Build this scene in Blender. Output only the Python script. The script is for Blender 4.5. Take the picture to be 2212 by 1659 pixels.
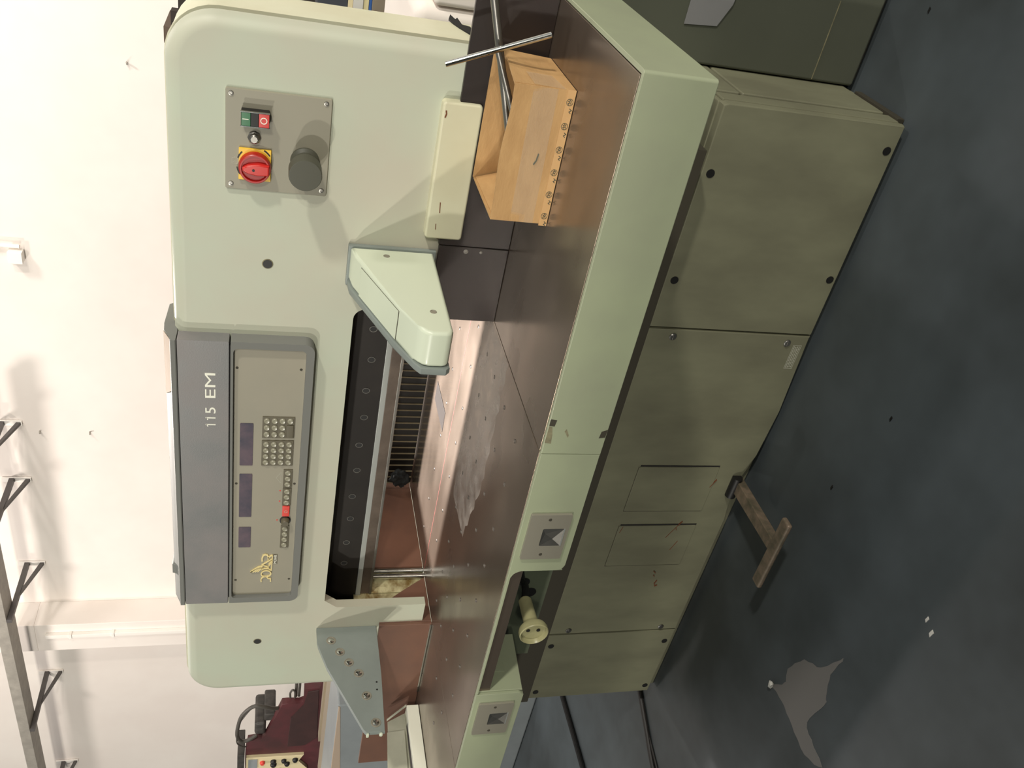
import bpy, bmesh, math, random
from mathutils import Vector, Matrix
random.seed(7)
SC = bpy.context.scene
COL = SC.collection
for o in list(bpy.data.objects): bpy.data.objects.remove(o)

# ------------------------------------------------------------------ camera
cam_d = bpy.data.cameras.new('camera'); cam = bpy.data.objects.new('camera', cam_d); COL.objects.link(cam)
cam_d.sensor_fit = 'HORIZONTAL'; cam_d.sensor_width = 36.0
cam_d.lens = 1883.24 / 2212.0 * 36.0
cam_d.clip_start = 0.02; cam_d.clip_end = 60
RX = (0.18618274, -0.20096039, -0.96174368)
RY = (-0.80574190, -0.59137931, -0.03241136)
RZ = (-0.56224191, 0.78095162, -0.27202683)
rot = Matrix(((RX[0], -RY[0], -RZ[0]), (RX[1], -RY[1], -RZ[1]), (RX[2], -RY[2], -RZ[2])))
cam.matrix_world = Matrix.Translation((0, 0, 1.44)) @ rot.to_4x4()
SC.camera = cam

# ------------------------------------------------------------------ colour management, world, lamps
SC.view_settings.view_transform = 'Standard'
SC.view_settings.look = 'None'
SC.view_settings.exposure = -0.12
SC.view_settings.gamma = 1.0
SC.view_settings.use_curve_mapping = False
W = bpy.data.worlds.new('world'); SC.world = W; W.use_nodes = True
W.node_tree.nodes['Background'].inputs[0].default_value = (0.98, 1.0, 0.97, 1)
W.node_tree.nodes['Background'].inputs[1].default_value = 0.33

def lamp(name, loc, target, size, power, col=(1.0, 0.93, 0.80), sy=None):
    l = bpy.data.lights.new(name, 'AREA'); l.shape = 'RECTANGLE' if sy else 'DISK'; l.size = size
    if sy: l.size_y = sy
    l.energy = power; l.color = col
    o = bpy.data.objects.new(name, l); COL.objects.link(o); o.location = loc
    d = Vector(target) - Vector(loc)
    o.rotation_euler = d.to_track_quat('-Z', 'Y').to_euler()
    return o
T = (-1.4, 1.8, 1.1)
WARM = (1.0, 0.95, 0.85)
lamp('hall_lamp', (-7.8, -7.6, 4.2), T, 0.35, 350, WARM)
lamp('hall_lamp', (-5.7, -13.2, 4.1), T, 0.45, 560, WARM)
lamp('hall_lamp', (6.8, -7.9, 4.2), T, 0.35, 290, WARM)
lamp('hall_lamp', (9.9, -10.2, 4.0), T, 0.40, 360, WARM)
lamp('hall_lamp', (7.0, -1.5, 4.3), T, 0.50, 480, WARM)
_s = bpy.data.lights.new('rear_spot_lamp', 'SPOT'); _s.energy = 2500; _s.color = (1.0, 0.90, 0.84); _s.spot_size = math.radians(30); _s.spot_blend = 0.4; _s.shadow_soft_size = 0.22
_o = bpy.data.objects.new('rear_spot_lamp', _s); COL.objects.link(_o); _o.location = (-3.13, 4.28, 3.6)
_o.rotation_euler = (Vector((-1.7, 2.15, 0.9))-Vector((-3.13, 4.28, 3.6))).to_track_quat('-Z', 'Y').to_euler()
lamp('hall_lamp', (2.5, 1.5, 5.0), (-5.5, 5.5, 2.2), 0.5, 80, (1.0, 0.92, 0.86))
lamp('hall_lamp', (-0.2, 4.0, 4.7), (-6.4, 5.3, 2.0), 0.5, 90, (1.0, 0.95, 0.90))
lamp('hall_lamp', (-5.6, 2.4, 4.6), (-5.6, 5.5, 1.8), 0.5, 90, (1.0, 0.92, 0.86))

# ------------------------------------------------------------------ materials
def lin(c):
    return tuple(((v/255.0)/12.92 if v/255.0 <= 0.04045 else ((v/255.0+0.055)/1.055)**2.4) for v in c)
def mat(name, c, rough=0.5, metal=0.0, var=0.0, scale=6.0, c2=None, stretch=(1, 1, 1), bump=0.0, bscale=60.0, coat=0.0,
        rvar=0.0, detail=4.0, lo=0.35, hi=0.65, spec=0.5):
    m = bpy.data.materials.new(name); m.use_nodes = True
    nt = m.node_tree; b = nt.nodes['Principled BSDF']
    col = lin(c) + (1,)
    b.inputs['Base Color'].default_value = col
    b.inputs['Roughness'].default_value = rough; b.inputs['Metallic'].default_value = metal
    b.inputs['Coat Weight'].default_value = coat; b.inputs['Specular IOR Level'].default_value = spec
    tc = nt.nodes.new('ShaderNodeTexCoord'); geo = nt.nodes.new('ShaderNodeNewGeometry')
    mp = nt.nodes.new('ShaderNodeMapping'); mp.inputs['Scale'].default_value = stretch
    nt.links.new(geo.outputs['Position'], mp.inputs['Vector'])
    if var > 0 or c2:
        n = nt.nodes.new('ShaderNodeTexNoise'); n.inputs['Scale'].default_value = scale; n.inputs['Detail'].default_value = detail
        n.inputs['Roughness'].default_value = 0.6
        nt.links.new(mp.outputs[0], n.inputs['Vector'])
        r = nt.nodes.new('ShaderNodeValToRGB')
        r.color_ramp.elements[0].position = lo; r.color_ramp.elements[1].position = hi
        if c2 is None:
            c2 = tuple(max(0, v*(1-var)) for v in c)
        r.color_ramp.elements[0].color = col; r.color_ramp.elements[1].color = lin(c2) + (1,)
        nt.links.new(n.outputs['Fac'], r.inputs[0]); nt.links.new(r.outputs[0], b.inputs['Base Color'])
        if rvar:
            mr = nt.nodes.new('ShaderNodeMapRange'); mr.inputs['To Min'].default_value = rough; mr.inputs['To Max'].default_value = rough+rvar
            mr.inputs['From Min'].default_value = lo; mr.inputs['From Max'].default_value = hi
            nt.links.new(n.outputs['Fac'], mr.inputs['Value']); nt.links.new(mr.outputs[0], b.inputs['Roughness'])
    if bump > 0:
        n2 = nt.nodes.new('ShaderNodeTexNoise'); n2.inputs['Scale'].default_value = bscale; n2.inputs['Detail'].default_value = 3
        nt.links.new(mp.outputs[0], n2.inputs['Vector'])
        bp = nt.nodes.new('ShaderNodeBump'); bp.inputs['Strength'].default_value = bump; bp.inputs['Distance'].default_value = 0.004
        nt.links.new(n2.outputs['Fac'], bp.inputs['Height']); nt.links.new(bp.outputs[0], b.inputs['Normal'])
    return m
M = {}
M['portal'] = mat('pale_green_paint', (184, 191, 171), 0.5, scale=2.2, c2=(186, 182, 164))
M['arm'] = mat('cream_green_paint', (204, 212, 190), 0.35, coat=0.2)
M['apron'] = mat('dimmed_green_paint', (158, 166, 136), 0.42, var=0.06, scale=5, c2=(152, 158, 132), coat=0.1)  # portal paint darkened for weaker light low on the machine
M['base'] = mat('dusty_dimmed_base_paint', (128, 128, 104), 0.5, scale=5.0, c2=(110, 109, 88), stretch=(1.2, 1, 0.5), rvar=0.1)  # darker dusty base paint, also dimmed for weaker light near the floor
M['side'] = mat('cream_side_paint', (212, 212, 184), 0.4, var=0.05, scale=4, c2=(204, 200, 170))
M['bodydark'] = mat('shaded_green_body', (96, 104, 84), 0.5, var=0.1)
M['cabinet'] = mat('olive_cabinet_paint', (90, 93, 80), 0.42, var=0.05, scale=3)
M['plate'] = mat('grey_beige_plate', (146, 142, 125), 0.45)
M['console'] = mat('grey_console', (112, 113, 112), 0.36, scale=7, c2=(124, 120, 118), rvar=0.1, bump=0.05, bscale=300)
M['consolerim'] = mat('grey_console_rim', (116, 117, 112), 0.6, spec=0.25)
M['panel'] = mat('beige_control_panel', (152, 146, 128), 0.5, scale=3, c2=(144, 140, 124))
M['display'] = mat('violet_display', (104, 90, 98), 0.12, scale=14, c2=(72, 72, 84), spec=0.8)
M['key'] = mat('grey_key_cap', (150, 147, 128), 0.25)
M['keywell'] = mat('key_frame', (92, 86, 68), 0.5)
M['mattegrey'] = mat('matte_grey_cover', (84, 80, 78), 0.85, spec=0.1)
M['airhole'] = mat('air_nozzle', (98, 92, 86), 0.4, metal=0.5)
M['tine'] = mat('pale_tine_edge', (150, 138, 112), 0.4, metal=0.2)
M['black'] = mat('black', (22, 21, 20), 0.5)
M['slot'] = mat('dark_slot', (30, 28, 27), 0.7)
M['white'] = mat('white_print', (236, 236, 220), 0.5)
M['faint'] = mat('faint_print', (176, 176, 160), 0.6)
M['gold'] = mat('gold_letters', (236, 218, 158), 0.35, metal=0.1)
M['chrome'] = mat('chrome', (205, 208, 205), 0.14, metal=1.0)
M['steel'] = mat('dull_steel', (150, 148, 142), 0.35, metal=0.9, var=0.15, scale=10)
M['strip'] = mat('bright_clamp_strip', (176, 180, 176), 0.38, metal=0.5)
M['brownsteel'] = mat('brown_stained_steel', (110, 98, 88), 0.4, metal=0.5, var=0.25, scale=9, c2=(86, 76, 68))
M['beam'] = mat('oily_dark_beam', (40, 35, 31), 0.45, metal=0.3, var=0.2, scale=8)
M['fence'] = mat('dark_steel_fence', (44, 36, 33), 0.4, scale=4, c2=(37, 31, 29))
M['brown'] = mat('brown_side_gauge', (118, 84, 68), 0.42, metal=0.1, var=0.15, scale=5, c2=(104, 76, 64))
M['grime'] = mat('grimy_white_frame', (196, 190, 150), 0.5, scale=18, c2=(112, 88, 40), stretch=(1, 1, 1.5))
M['bluegrey'] = mat('blue_grey_paint', (130, 138, 133), 0.38, var=0.05, scale=8)
M['handle'] = mat('grey_handle_plate', (142, 138, 124), 0.4, metal=0.2)
M['cardboard'] = mat('cardboard', (188, 150, 100), 0.75, var=0.08, scale=12, c2=(176, 138, 90), stretch=(1, 1, 3), bump=0.15, bscale=90)
M['tape'] = mat('printed_brown_tape', (200, 160, 110), 0.3)
M['print'] = mat('dark_green_ink', (66, 72, 58), 0.6)
M['red'] = mat('switch_red', (200, 44, 38), 0.3)
M['reddark'] = mat('switch_red_dial', (168, 28, 24), 0.35)
M['redkey'] = mat('red_key', (216, 70, 60), 0.4)
M['yellow'] = mat('switch_yellow', (236, 192, 60), 0.4)
M['green'] = mat('switch_green', (34, 104, 62), 0.35)
M['mushroom'] = mat('grey_green_knob', (76, 76, 64), 0.55)
M['wheel'] = mat('cream_handwheel', (170, 166, 124), 0.3, var=0.1, scale=20)
M['pedal'] = mat('worn_pedal', (140, 122, 104), 0.5, metal=0.2, var=0.3, scale=25, c2=(96, 90, 74))
M['rust'] = mat('rust', (112, 66, 40), 0.8)
M['stain'] = mat('dark_stain', (60, 56, 44), 0.7)
M['residue'] = mat('glue_residue', (140, 134, 104), 0.7, var=0.2, scale=40)
M['wall'] = mat('white_painted_wall', (238, 230, 222), 0.85, scale=1.2, c2=(232, 222, 214), bump=0.05, bscale=20)
M['galv'] = mat('galvanised_steel', (158, 152, 142), 0.5, metal=0.1, var=0.1, scale=12)
M['darkgalv'] = mat('dark_bracket_steel', (92, 88, 86), 0.5, metal=0.4)
M['pvc'] = mat('white_conduit', (240, 234, 226), 0.5)
M['maroon'] = mat('maroon_press_paint', (86, 38, 42), 0.5, scale=5, c2=(64, 34, 34))
M['maroondark'] = mat('greasy_maroon', (60, 34, 32), 0.55, var=0.2, scale=8)
M['ivory'] = mat('ivory_panel', (216, 202, 162), 0.5)
M['hose'] = mat('grey_black_hose', (70, 66, 60), 0.5)
M['motor'] = mat('dark_motor', (66, 62, 58), 0.5, var=0.3, scale=30)
M['slate'] = mat('slate_grey_cover', (142, 148, 150), 0.4, var=0.05)
M['pinkgrey'] = mat('painted_lit_edge', (176, 158, 140), 0.7, spec=0.2)  # pale tone paints light on the edges of grey covers
M['sticker'] = mat('brown_sticker', (150, 98, 74), 0.5)
M['tan'] = mat('taupe_board', (136, 124, 106), 0.6)
M['creambar'] = mat('cream_bar', (220, 208, 160), 0.5)
M['paper'] = mat('white_paper', (200, 198, 190), 0.7)
M['shadepaper'] = mat('shaded_white_sheet', (132, 132, 132), 0.7)  # white paper with shade put into its grey
M['greypaper'] = mat('grey_green_card', (178, 178, 158), 0.6, var=0.06, scale=9)
M['cloth'] = mat('black_rag', (40, 44, 44), 0.9, var=0.4, scale=40, bump=0.6, bscale=120)
M['rubber'] = mat('black_rubber', (14, 14, 14), 0.8)
M['puddle'] = mat('spilled_water', (112, 110, 107), 0.35, spec=0.4)
M['cable'] = mat('dark_cable', (40, 36, 34), 0.55)
M['navy'] = mat('navy_board', (56, 60, 68), 0.6)
M['blue'] = mat('blue_board', (48, 92, 160), 0.5)
M['dirtydark'] = mat('dark_brown_board', (44, 36, 30), 0.7)
M['umber'] = mat('brown_board', (92, 76, 62), 0.7)
M['redline'] = mat('red_cut_line', (190, 96, 92), 0.4)

# polished worn table top
def table_mat(name, base, rough, c2, wax=0.0):
    m = mat(name, base, rough, metal=0.80, scale=4.0, c2=c2, stretch=(1.0, 1.6, 1), rvar=0.10, lo=0.25, hi=0.75, detail=2.0)
    return m
M['table'] = table_mat('polished_steel_table', (148, 134, 120), 0.20, (122, 109, 97))
# floor: dark blue grey epoxy with worn clouds
def floor_mat():
    m = mat('blue_grey_floor', (84, 92, 96), 0.42, scale=1.0, c2=(49, 53, 53), detail=5, lo=0.35, hi=0.65, rvar=0.12, bump=0.04, bscale=8)
    return m
M['floor'] = floor_mat()
def clear_tape():
    m = bpy.data.materials.new('clear_tape'); m.use_nodes = True; nt = m.node_tree
    b = nt.nodes['Principled BSDF']; b.inputs['Base Color'].default_value = (0.75, 0.68, 0.55, 1)
    b.inputs['Roughness'].default_value = 0.12; b.inputs['Alpha'].default_value = 0.10
    n = nt.nodes.new('ShaderNodeTexNoise'); n.inputs['Scale'].default_value = 45
    bp = nt.nodes.new('ShaderNodeBump'); bp.inputs['Strength'].default_value = 0.5; bp.inputs['Distance'].default_value = 0.006
    nt.links.new(n.outputs['Fac'], bp.inputs['Height']); nt.links.new(bp.outputs[0], b.inputs['Normal'])
    return m
M['cleartape'] = clear_tape()

# ------------------------------------------------------------------ mesh helpers (world coordinates)
def woff(o):
    v = Vector((0, 0, 0))
    while o is not None:
        v += o.location; o = o.parent
    return v
def obj(name, bm, m, parent=None, label=None, smooth=35, loc=None, wn=True):
    me = bpy.data.meshes.new(name)
    bmesh.ops.recalc_face_normals(bm, faces=bm.faces)
    if loc is None:
        off = woff(parent)
        if off.length > 0: bmesh.ops.translate(bm, verts=bm.verts, vec=-off)
    bm.to_mesh(me); bm.free()
    me.materials.append(M[m] if isinstance(m, str) else m)
    if smooth:
        for p in me.polygons: p.use_smooth = True
        me.set_sharp_from_angle(angle=math.radians(smooth))
    o = bpy.data.objects.new(name, me); COL.objects.link(o)
    if smooth and wn:
        md = o.modifiers.new('wn', 'WEIGHTED_NORMAL'); md.keep_sharp = True
    if parent: o.parent = parent
    if loc is not None: o.location = Vector(loc) - woff(parent)
    if label: o['label'] = label
    return o
def again(o, loc, parent=None, rotz=None):
    c = o.copy(); COL.objects.link(c); p = parent or o.parent; c.parent = p
    c.location = Vector(loc) - woff(p)
    return c
def thing(name, label, cat, loc, group=None):
    o = bpy.data.objects.new(name, None); COL.objects.link(o); o.location = loc; o.empty_display_size = 0.1
    o['label'] = label; o['category'] = cat
    if group: o['group'] = group
    return o
def tag(o, label, cat, group=None):
    o['label'] = label; o['category'] = cat
    if group: o['group'] = group
    return o
def BM(): return bmesh.new()
def box(bm, x0, x1, y0, y1, z0, z1, bev=0.0, seg=2):
    r = bmesh.ops.create_cube(bm, size=1.0)
    vs = r['verts']
    for v in vs:
        v.co = Vector(((x0+x1)/2+v.co.x*(x1-x0), (y0+y1)/2+v.co.y*(y1-y0), (z0+z1)/2+v.co.z*(z1-z0)))
    if bev > 0:
        es = list({e for v in vs for e in v.link_edges})
        bmesh.ops.bevel(bm, geom=es, offset=bev, segments=seg, affect='EDGES', profile=0.5)
    return bm
def to3(p, axis, d):
    if axis == 'Y': return Vector((p[0], d, p[1]))      # p = (x, z)
    if axis == 'X': return Vector((d, p[0], p[1]))      # p = (y, z)
    return Vector((p[0], p[1], d))                      # p = (x, y)
def prism(bm, pts, axis, a, b, bev=0.0, seg=3, front_only=False, sel=None):
    va = [bm.verts.new(to3(p, axis, a)) for p in pts]
    vb = [bm.verts.new(to3(p, axis, b)) for p in pts]
    n = len(pts)
    f1 = bm.faces.new(va); f2 = bm.faces.new(list(reversed(vb)))
    for i in range(n):
        bm.faces.new((va[i], vb[i], vb[(i+1) % n], va[(i+1) % n]))
    if bev > 0:
        es = []
        for i in range(n):
            if sel is not None and i not in sel: continue
            es.append(bm.edges.get((va[i], va[(i+1) % n])))
            if not front_only: es.append(bm.edges.get((vb[i], vb[(i+1) % n])))
        bmesh.ops.bevel(bm, geom=[e for e in es if e], offset=bev, segments=seg, affect='EDGES', profile=0.5)
    return bm
def rrect(x0, x1, z0, z1, r, n=5, corners=(1, 1, 1, 1)):
    # corners: bl, br, tr, tl
    P = []
    for k, (cx, cz, a0) in enumerate(((x0+r, z0+r, 180), (x1-r, z0+r, 270), (x1-r, z1-r, 0), (x0+r, z1-r, 90))):
        if corners[k]:
            for i in range(n+1):
                a = math.radians(a0+90.0*i/n); P.append((cx+r*math.cos(a), cz+r*math.sin(a)))
        else:
            P.append(((x0, z0), (x1, z0), (x1, z1), (x0, z1))[k])
    return P
def ring(bm, outer, inner, axis, a, b):
    n = len(outer)
    oa = [bm.verts.new(to3(p, axis, a)) for p in outer]; ob = [bm.verts.new(to3(p, axis, b)) for p in outer]
    ia = [bm.verts.new(to3(p, axis, a)) for p in inner]; ib = [bm.verts.new(to3(p, axis, b)) for p in inner]
    for i in range(n):
        j = (i+1) % n
        bm.faces.new((oa[i], oa[j], ia[j], ia[i])); bm.faces.new((ob[j], ob[i], ib[i], ib[j]))
        bm.faces.new((oa[j], oa[i], ob[i], ob[j])); bm.faces.new((ia[i], ia[j], ib[j], ib[i]))
    return bm
def cyl(bm, p0, p1, r, r2=None, n=20, caps=True):
    p0 = Vector(p0); p1 = Vector(p1); d = p1-p0; r2 = r if r2 is None else r2
    q = d.to_track_quat('Z', 'Y')
    ra = []; rb = []
    for i in range(n):
        a = 2*math.pi*i/n; u = q @ Vector((math.cos(a), math.sin(a), 0))
        ra.append(bm.verts.new(p0+u*r)); rb.append(bm.verts.new(p1+u*r2))
    for i in range(n): bm.faces.new((ra[i], ra[(i+1) % n], rb[(i+1) % n], rb[i]))
    if caps: bm.faces.new(list(reversed(ra))); bm.faces.new(rb)
    return bm
def lathe(bm, c, axis, prof, n=28):
    # prof: list of (distance along axis, radius)
    c = Vector(c); q = Vector(axis).to_track_quat('Z', 'Y'); rows = []
    for d, r in prof:
        if r < 1e-6: rows.append([bm.verts.new(c+q @ Vector((0, 0, d)))]); continue
        rows.append([bm.verts.new(c+q @ Vector((r*math.cos(2*math.pi*i/n), r*math.sin(2*math.pi*i/n), d))) for i in range(n)])
    for a, b in zip(rows, rows[1:]):
        for i in range(n):
            j = (i+1) % n
            if len(a) == 1 and len(b) == 1: continue
            if len(a) == 1: bm.faces.new((a[0], b[j], b[i]))
            elif len(b) == 1: bm.faces.new((a[i], a[j], b[0]))
            else: bm.faces.new((a[i], a[j], b[j], b[i]))
    return bm
def smooth_path(pts, sub=6):
    P = [Vector(p) for p in pts]; P = [P[0]*2-P[1]]+P+[P[-1]*2-P[-2]]; out = []
    for i in range(1, len(P)-2):
        for s in range(sub):
            t = s/sub
            out.append(0.5*((2*P[i])+(-P[i-1]+P[i+1])*t+(2*P[i-1]-5*P[i]+4*P[i+1]-P[i+2])*t*t+(-P[i-1]+3*P[i]-3*P[i+1]+P[i+2])*t**3))
    out.append(P[-2]); return out
def tube(bm, pts, r, n=10, sub=6):
    P = smooth_path(pts, sub) if sub else [Vector(p) for p in pts]
    rings = []; prev = None
    for i, p in enumerate(P):
        d = (P[min(i+1, len(P)-1)]-P[max(i-1, 0)]).normalized()
        if prev is None:
            prev = d.orthogonal().normalized()
        prev = (prev-d*prev.dot(d)).normalized(); s = d.cross(prev)
        rr = r(i/(len(P)-1)) if callable(r) else r
        rings.append([bm.verts.new(p+prev*rr*math.cos(2*math.pi*k/n)+s*rr*math.sin(2*math.pi*k/n)) for k in range(n)])
    for a, b in zip(rings, rings[1:]):
        for i in range(n): bm.faces.new((a[i], a[(i+1) % n], b[(i+1) % n], b[i]))
    bm.faces.new(list(reversed(rings[0]))); bm.faces.new(rings[-1])
    return bm
def quad_slab(bm, c4, nrm, t):
    """thin slab from four corners, thickness t along -nrm"""
    n = Vector(nrm).normalized()
    a = [bm.verts.new(Vector(p)) for p in c4]; b = [bm.verts.new(Vector(p)-n*t) for p in c4]
    k = len(c4)
    bm.faces.new(a); bm.faces.new(list(reversed(b)))
    for i in range(k): bm.faces.new((a[i], b[i], b[(i+1) % k], a[(i+1) % k]))
    return bm
def stroke(bm, pts, w, y0, y1, closed=False):
    """flat ribbon of width w following (x,z) points, between depths y0,y1"""
    n = len(pts); P = [Vector((p[0], p[1])) for p in pts]; Lf = []; Rt = []
    for i in range(n):
        d0 = (P[i]-P[i-1]) if (i > 0 or closed) else None
        d1 = (P[(i+1) % n]-P[i]) if (i < n-1 or closed) else None
        d0 = (d0 or d1).normalized(); d1 = (d1 or d0).normalized()
        t = (d0+d1); t = t.normalized() if t.length > 1e-5 else d1
        nv = Vector((-t.y, t.x)); c = max(0.45, nv.dot(Vector((-d1.y, d1.x))))
        Lf.append(P[i]+nv*w/2/c); Rt.append(P[i]-nv*w/2/c)
    def mk(q, y): return bm.verts.new((q.x, y, q.y))
    a0 = [mk(q, y0) for q in Lf]; b0 = [mk(q, y0) for q in Rt]; a1 = [mk(q, y1) for q in Lf]; b1 = [mk(q, y1) for q in Rt]
    for i in range(n if closed else n-1):
        j = (i+1) % n
        bm.faces.new((a0[i], a0[j], b0[j], b0[i])); bm.faces.new((a1[j], a1[i], b1[i], b1[j]))
        bm.faces.new((a0[j], a0[i], a1[i], a1[j])); bm.faces.new((b0[i], b0[j], b1[j], b1[i]))
    if not closed:
        bm.faces.new((a0[0], b0[0], b1[0], a1[0])); bm.faces.new((b0[-1], a0[-1], a1[-1], b1[-1]))
    return bm
def text_obj(body, x0, z0, width, height, y, m, name, parent, depth=0.0008, label=None):
    cu = bpy.data.curves.new('t', 'FONT'); cu.body = body; cu.extrude = 0.5; cu.resolution_u = 4
    to = bpy.data.objects.new('t', cu); COL.objects.link(to)
    dg = bpy.context.evaluated_depsgraph_get(); me = bpy.data.meshes.new_from_object(to.evaluated_get(dg))
    bpy.data.objects.remove(to)
    xs = [v.co.x for v in me.vertices]; ys = [v.co.y for v in me.vertices]
    mx, Mx, my, My = min(xs), max(xs), min(ys), max(ys)
    bm = bmesh.new(); bm.from_mesh(me)
    for v in bm.verts:
        v.co = Vector((x0+(v.co.x-mx)/(Mx-mx)*width, y-depth*(0.5+v.co.z), z0+(v.co.y-my)/(My-my)*height))
    bpy.data.meshes.remove(me)
    return obj(name, bm, m, parent, label=label, smooth=0)
def blob(bm, pts, axis, a, b): return prism(bm, pts, axis, a, b)

# ================================================================== SETTING
bm = BM(); box(bm, -16, 12, -16, 6.2, -0.10, 0.0); floor = obj('floor', bm, 'floor', smooth=0); floor['kind'] = 'structure'
WY = 5.5
bm = BM(); box(bm, -16, 12, WY, WY+0.2, 0.0, 6.0); w = obj('wall_back', bm, 'wall', smooth=0); w['kind'] = 'structure'
bm = BM(); box(bm, -6.74, -6.41, WY-0.25, WY, 0.0, 3.22, 0.004); box(bm, -6.74, -6.41, WY-0.25, WY, 3.22, 6.0, 0.004)
w = obj('trim_1', bm, 'wall', smooth=0); w['kind'] = 'structure'

bm = BM(); box(bm, -16, 12, -1.85, -1.70, 0.0, 1.52); w = obj('light_blocking_wall', bm, 'stain', smooth=0); w['kind'] = 'structure'  # unseen low wall added to keep lamp light off the lower machine
# wall services
t = thing('cable_conduit', 'white vertical conduit clipped to the front of the white wall column', 'conduit', (-6.52, WY-0.27, 0))
bm = BM(); box(bm, -6.545, -6.505, WY-0.285, WY-0.25, 0.02, 3.14, 0.004); obj('duct', bm, 'pvc', t)
for zz in (0.6, 1.3, 2.0, 2.62, 2.95):
    bm = BM(); box(bm, -6.552, -6.498, WY-0.292, WY-0.25, zz-0.012, zz+0.012, 0.003); obj('clip', bm, 'pvc', t)
t = thing('junction_box', 'small white junction box high on the wall, with a short pipe above', 'junction box', (-3.05, WY, 2.95))
bm = BM(); box(bm, -3.10, -3.02, WY-0.07, WY, 2.955, 3.04, 0.004); obj('housing', bm, 'pvc', t)
bm = BM(); cyl(bm, (-2.99, WY-0.035, 2.97), (-2.99, WY-0.035, 3.6), 0.012); obj('pipe', bm, 'pvc', t)
# cable tray on brackets
tr = thing('cable_tray', 'long grey metal cable tray running high along the back wall', 'cable tray', (-6.5, 5.0, 3.27))
bm = BM(); box(bm, -14, -4.2, 4.90, 5.085, 3.282, 3.365, 0.003); obj('channel', bm, 'galv', tr)
for xb in (-4.45, -5.0, -5.92, -7.35, -8.80, -10.2):
    bm = BM(); box(bm, xb-0.02, xb+0.02, WY-0.016, WY-0.004, 3.13, 3.33); obj('wall_plate', bm, 'pvc', tr)
    bm = BM(); box(bm, xb-0.018, xb+0.018, 4.90, WY-0.01, 3.245, 3.28); obj('bracket_arm', bm, 'darkgalv', tr)
    bm = BM(); prism(bm, [(WY-0.01, 3.135), (WY-0.01, 3.165), (5.16, 3.26), (5.11, 3.26)], 'X', xb-0.012, xb+0.012); obj('bracket_brace', bm, 'darkgalv', tr)
# wall nails
for i, (x, z) in enumerate(((-1.756, 2.268), (-4.529, 3.018), (-4.53, 2.682))):
    bm = BM(); cyl(bm, (x, WY-0.03, z), (x, WY, z+0.006), 0.006, n=8)
    lab = ('small grey wall plug left of nothing, above the right corner of the machine', 'small wall plug nearest the cable tray bracket',
           'small wall plug below another one, above the grey console hood')[i]
    if i == 0: lab = 'small bent nail in the white wall above the machine corner with the red switch'
    tag(obj('wall_nail', bm, 'galv'), lab, 'nail', 'nails in the back wall')

# floor bits
bm = BM()
P = [(-1.985, 1.312), (-1.925, 1.27), (-1.879, 1.284), (-1.796, 1.252), (-1.752, 1.195), (-1.656, 1.151), (-1.731, 1.157), (-1.79, 1.135), (-1.814, 1.124),
     (-1.917, 1.14), (-1.938, 1.086), (-1.949, 1.029), (-1.992, 1.094), (-1.984, 1.176), (-1.975, 1.246)]
P = smooth_path([(p[0], p[1], 0) for p in P+[P[0]]], 4)[:-1]; P = [(p.x+0.002*math.sin(i*2.3), p.y+0.002*math.cos(i*3.1)) for i, p in enumerate(P)]
prism(bm, P, 'Z', 0.0, 0.0012); tag(obj('puddle', bm, 'puddle', smooth=0), 'small dried grey spill on the dark floor in front of the machine', 'spill')
bm = BM(); bmesh.ops.create_icosphere(bm, subdivisions=2, radius=0.014)
for v in bm.verts: v.co = Vector((v.co.x*0.9, v.co.y*0.6, v.co.z*0.5))+Vector((-1.975, 1.30, 0.009))+Vector((random.random(), random.random(), random.random()))*0.004
tag(obj('paper_scrap', bm, 'paper', smooth=0), 'tiny crumpled pale scrap at the tip of the grey floor spill', 'scrap')
for i, (x, y, s) in enumerate(((-1.347, 1.024, 0.008), (-1.361, 0.997, 0.010), (-1.069, 1.395, 0.007), (-1.35, 1.459, 0.007), (-0.256, 1.88, 0.007))):
    bm = BM(); prism(bm, [(x-s, y-s*0.3), (x+s*0.6, y-s*0.5), (x+s, y+s*0.2), (x-s*0.4, y+s*0.4)], 'Z', 0.0, 0.002)
    lab = ('small white chip on the floor, the upper of two side by side', 'larger white chip on the floor beside a smaller one', 'dark speck alone on the open floor in front of the base',
           'dark speck on the floor near the shadow of the foot pedal', 'dark speck on the floor beside the olive cabinet')[i]
    tag(obj('floor_chip' if i < 2 else 'floor_speck', bm, 'paper' if i < 2 else 'black', smooth=0), lab, 'debris')
bm = BM(); tube(bm, [(-3.53, 2.75, 0.012), (-3.537, 2.338, 0.012), (-3.536, 1.975, 0.012), (-3.56, 1.5, 0.012), (-3.60, 1.0, 0.012)], 0.012)
tag(obj('floor_hose', bm, 'rubber'), 'thick black hose lying on the floor behind the far left of the machine', 'hose')
bm = BM(); tube(bm, [(-2.70, 2.0, 0.009), (-2.765, 1.826, 0.009), (-2.82, 1.70, 0.009), (-2.873, 1.58, 0.009), (-2.95, 1.35, 0.009), (-3.1, 1.1, 0.009)], 0.009)
tag(obj('floor_cable', bm, 'cable'), 'thick dark cable on the floor coming from under the base corner', 'cable')
bm = BM(); tube(bm, [(-2.72, 1.9, 0.004), (-2.775, 1.80, 0.004), (-2.815, 1.72, 0.004), (-2.86, 1.54, 0.004), (-2.93, 1.33, 0.004), (-3.07, 1.08, 0.004)], 0.004)
tag(obj('floor_cable', bm, 'cable'), 'thin dark cable on the floor running beside the thick one', 'cable')

# ================================================================== THE PAPER CUTTER
PC = thing('paper_cutter', 'large pale green guillotine paper cutter with grey control console on a stained floor', 'paper cutter', (-1.58, 1.9, 0))
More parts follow.
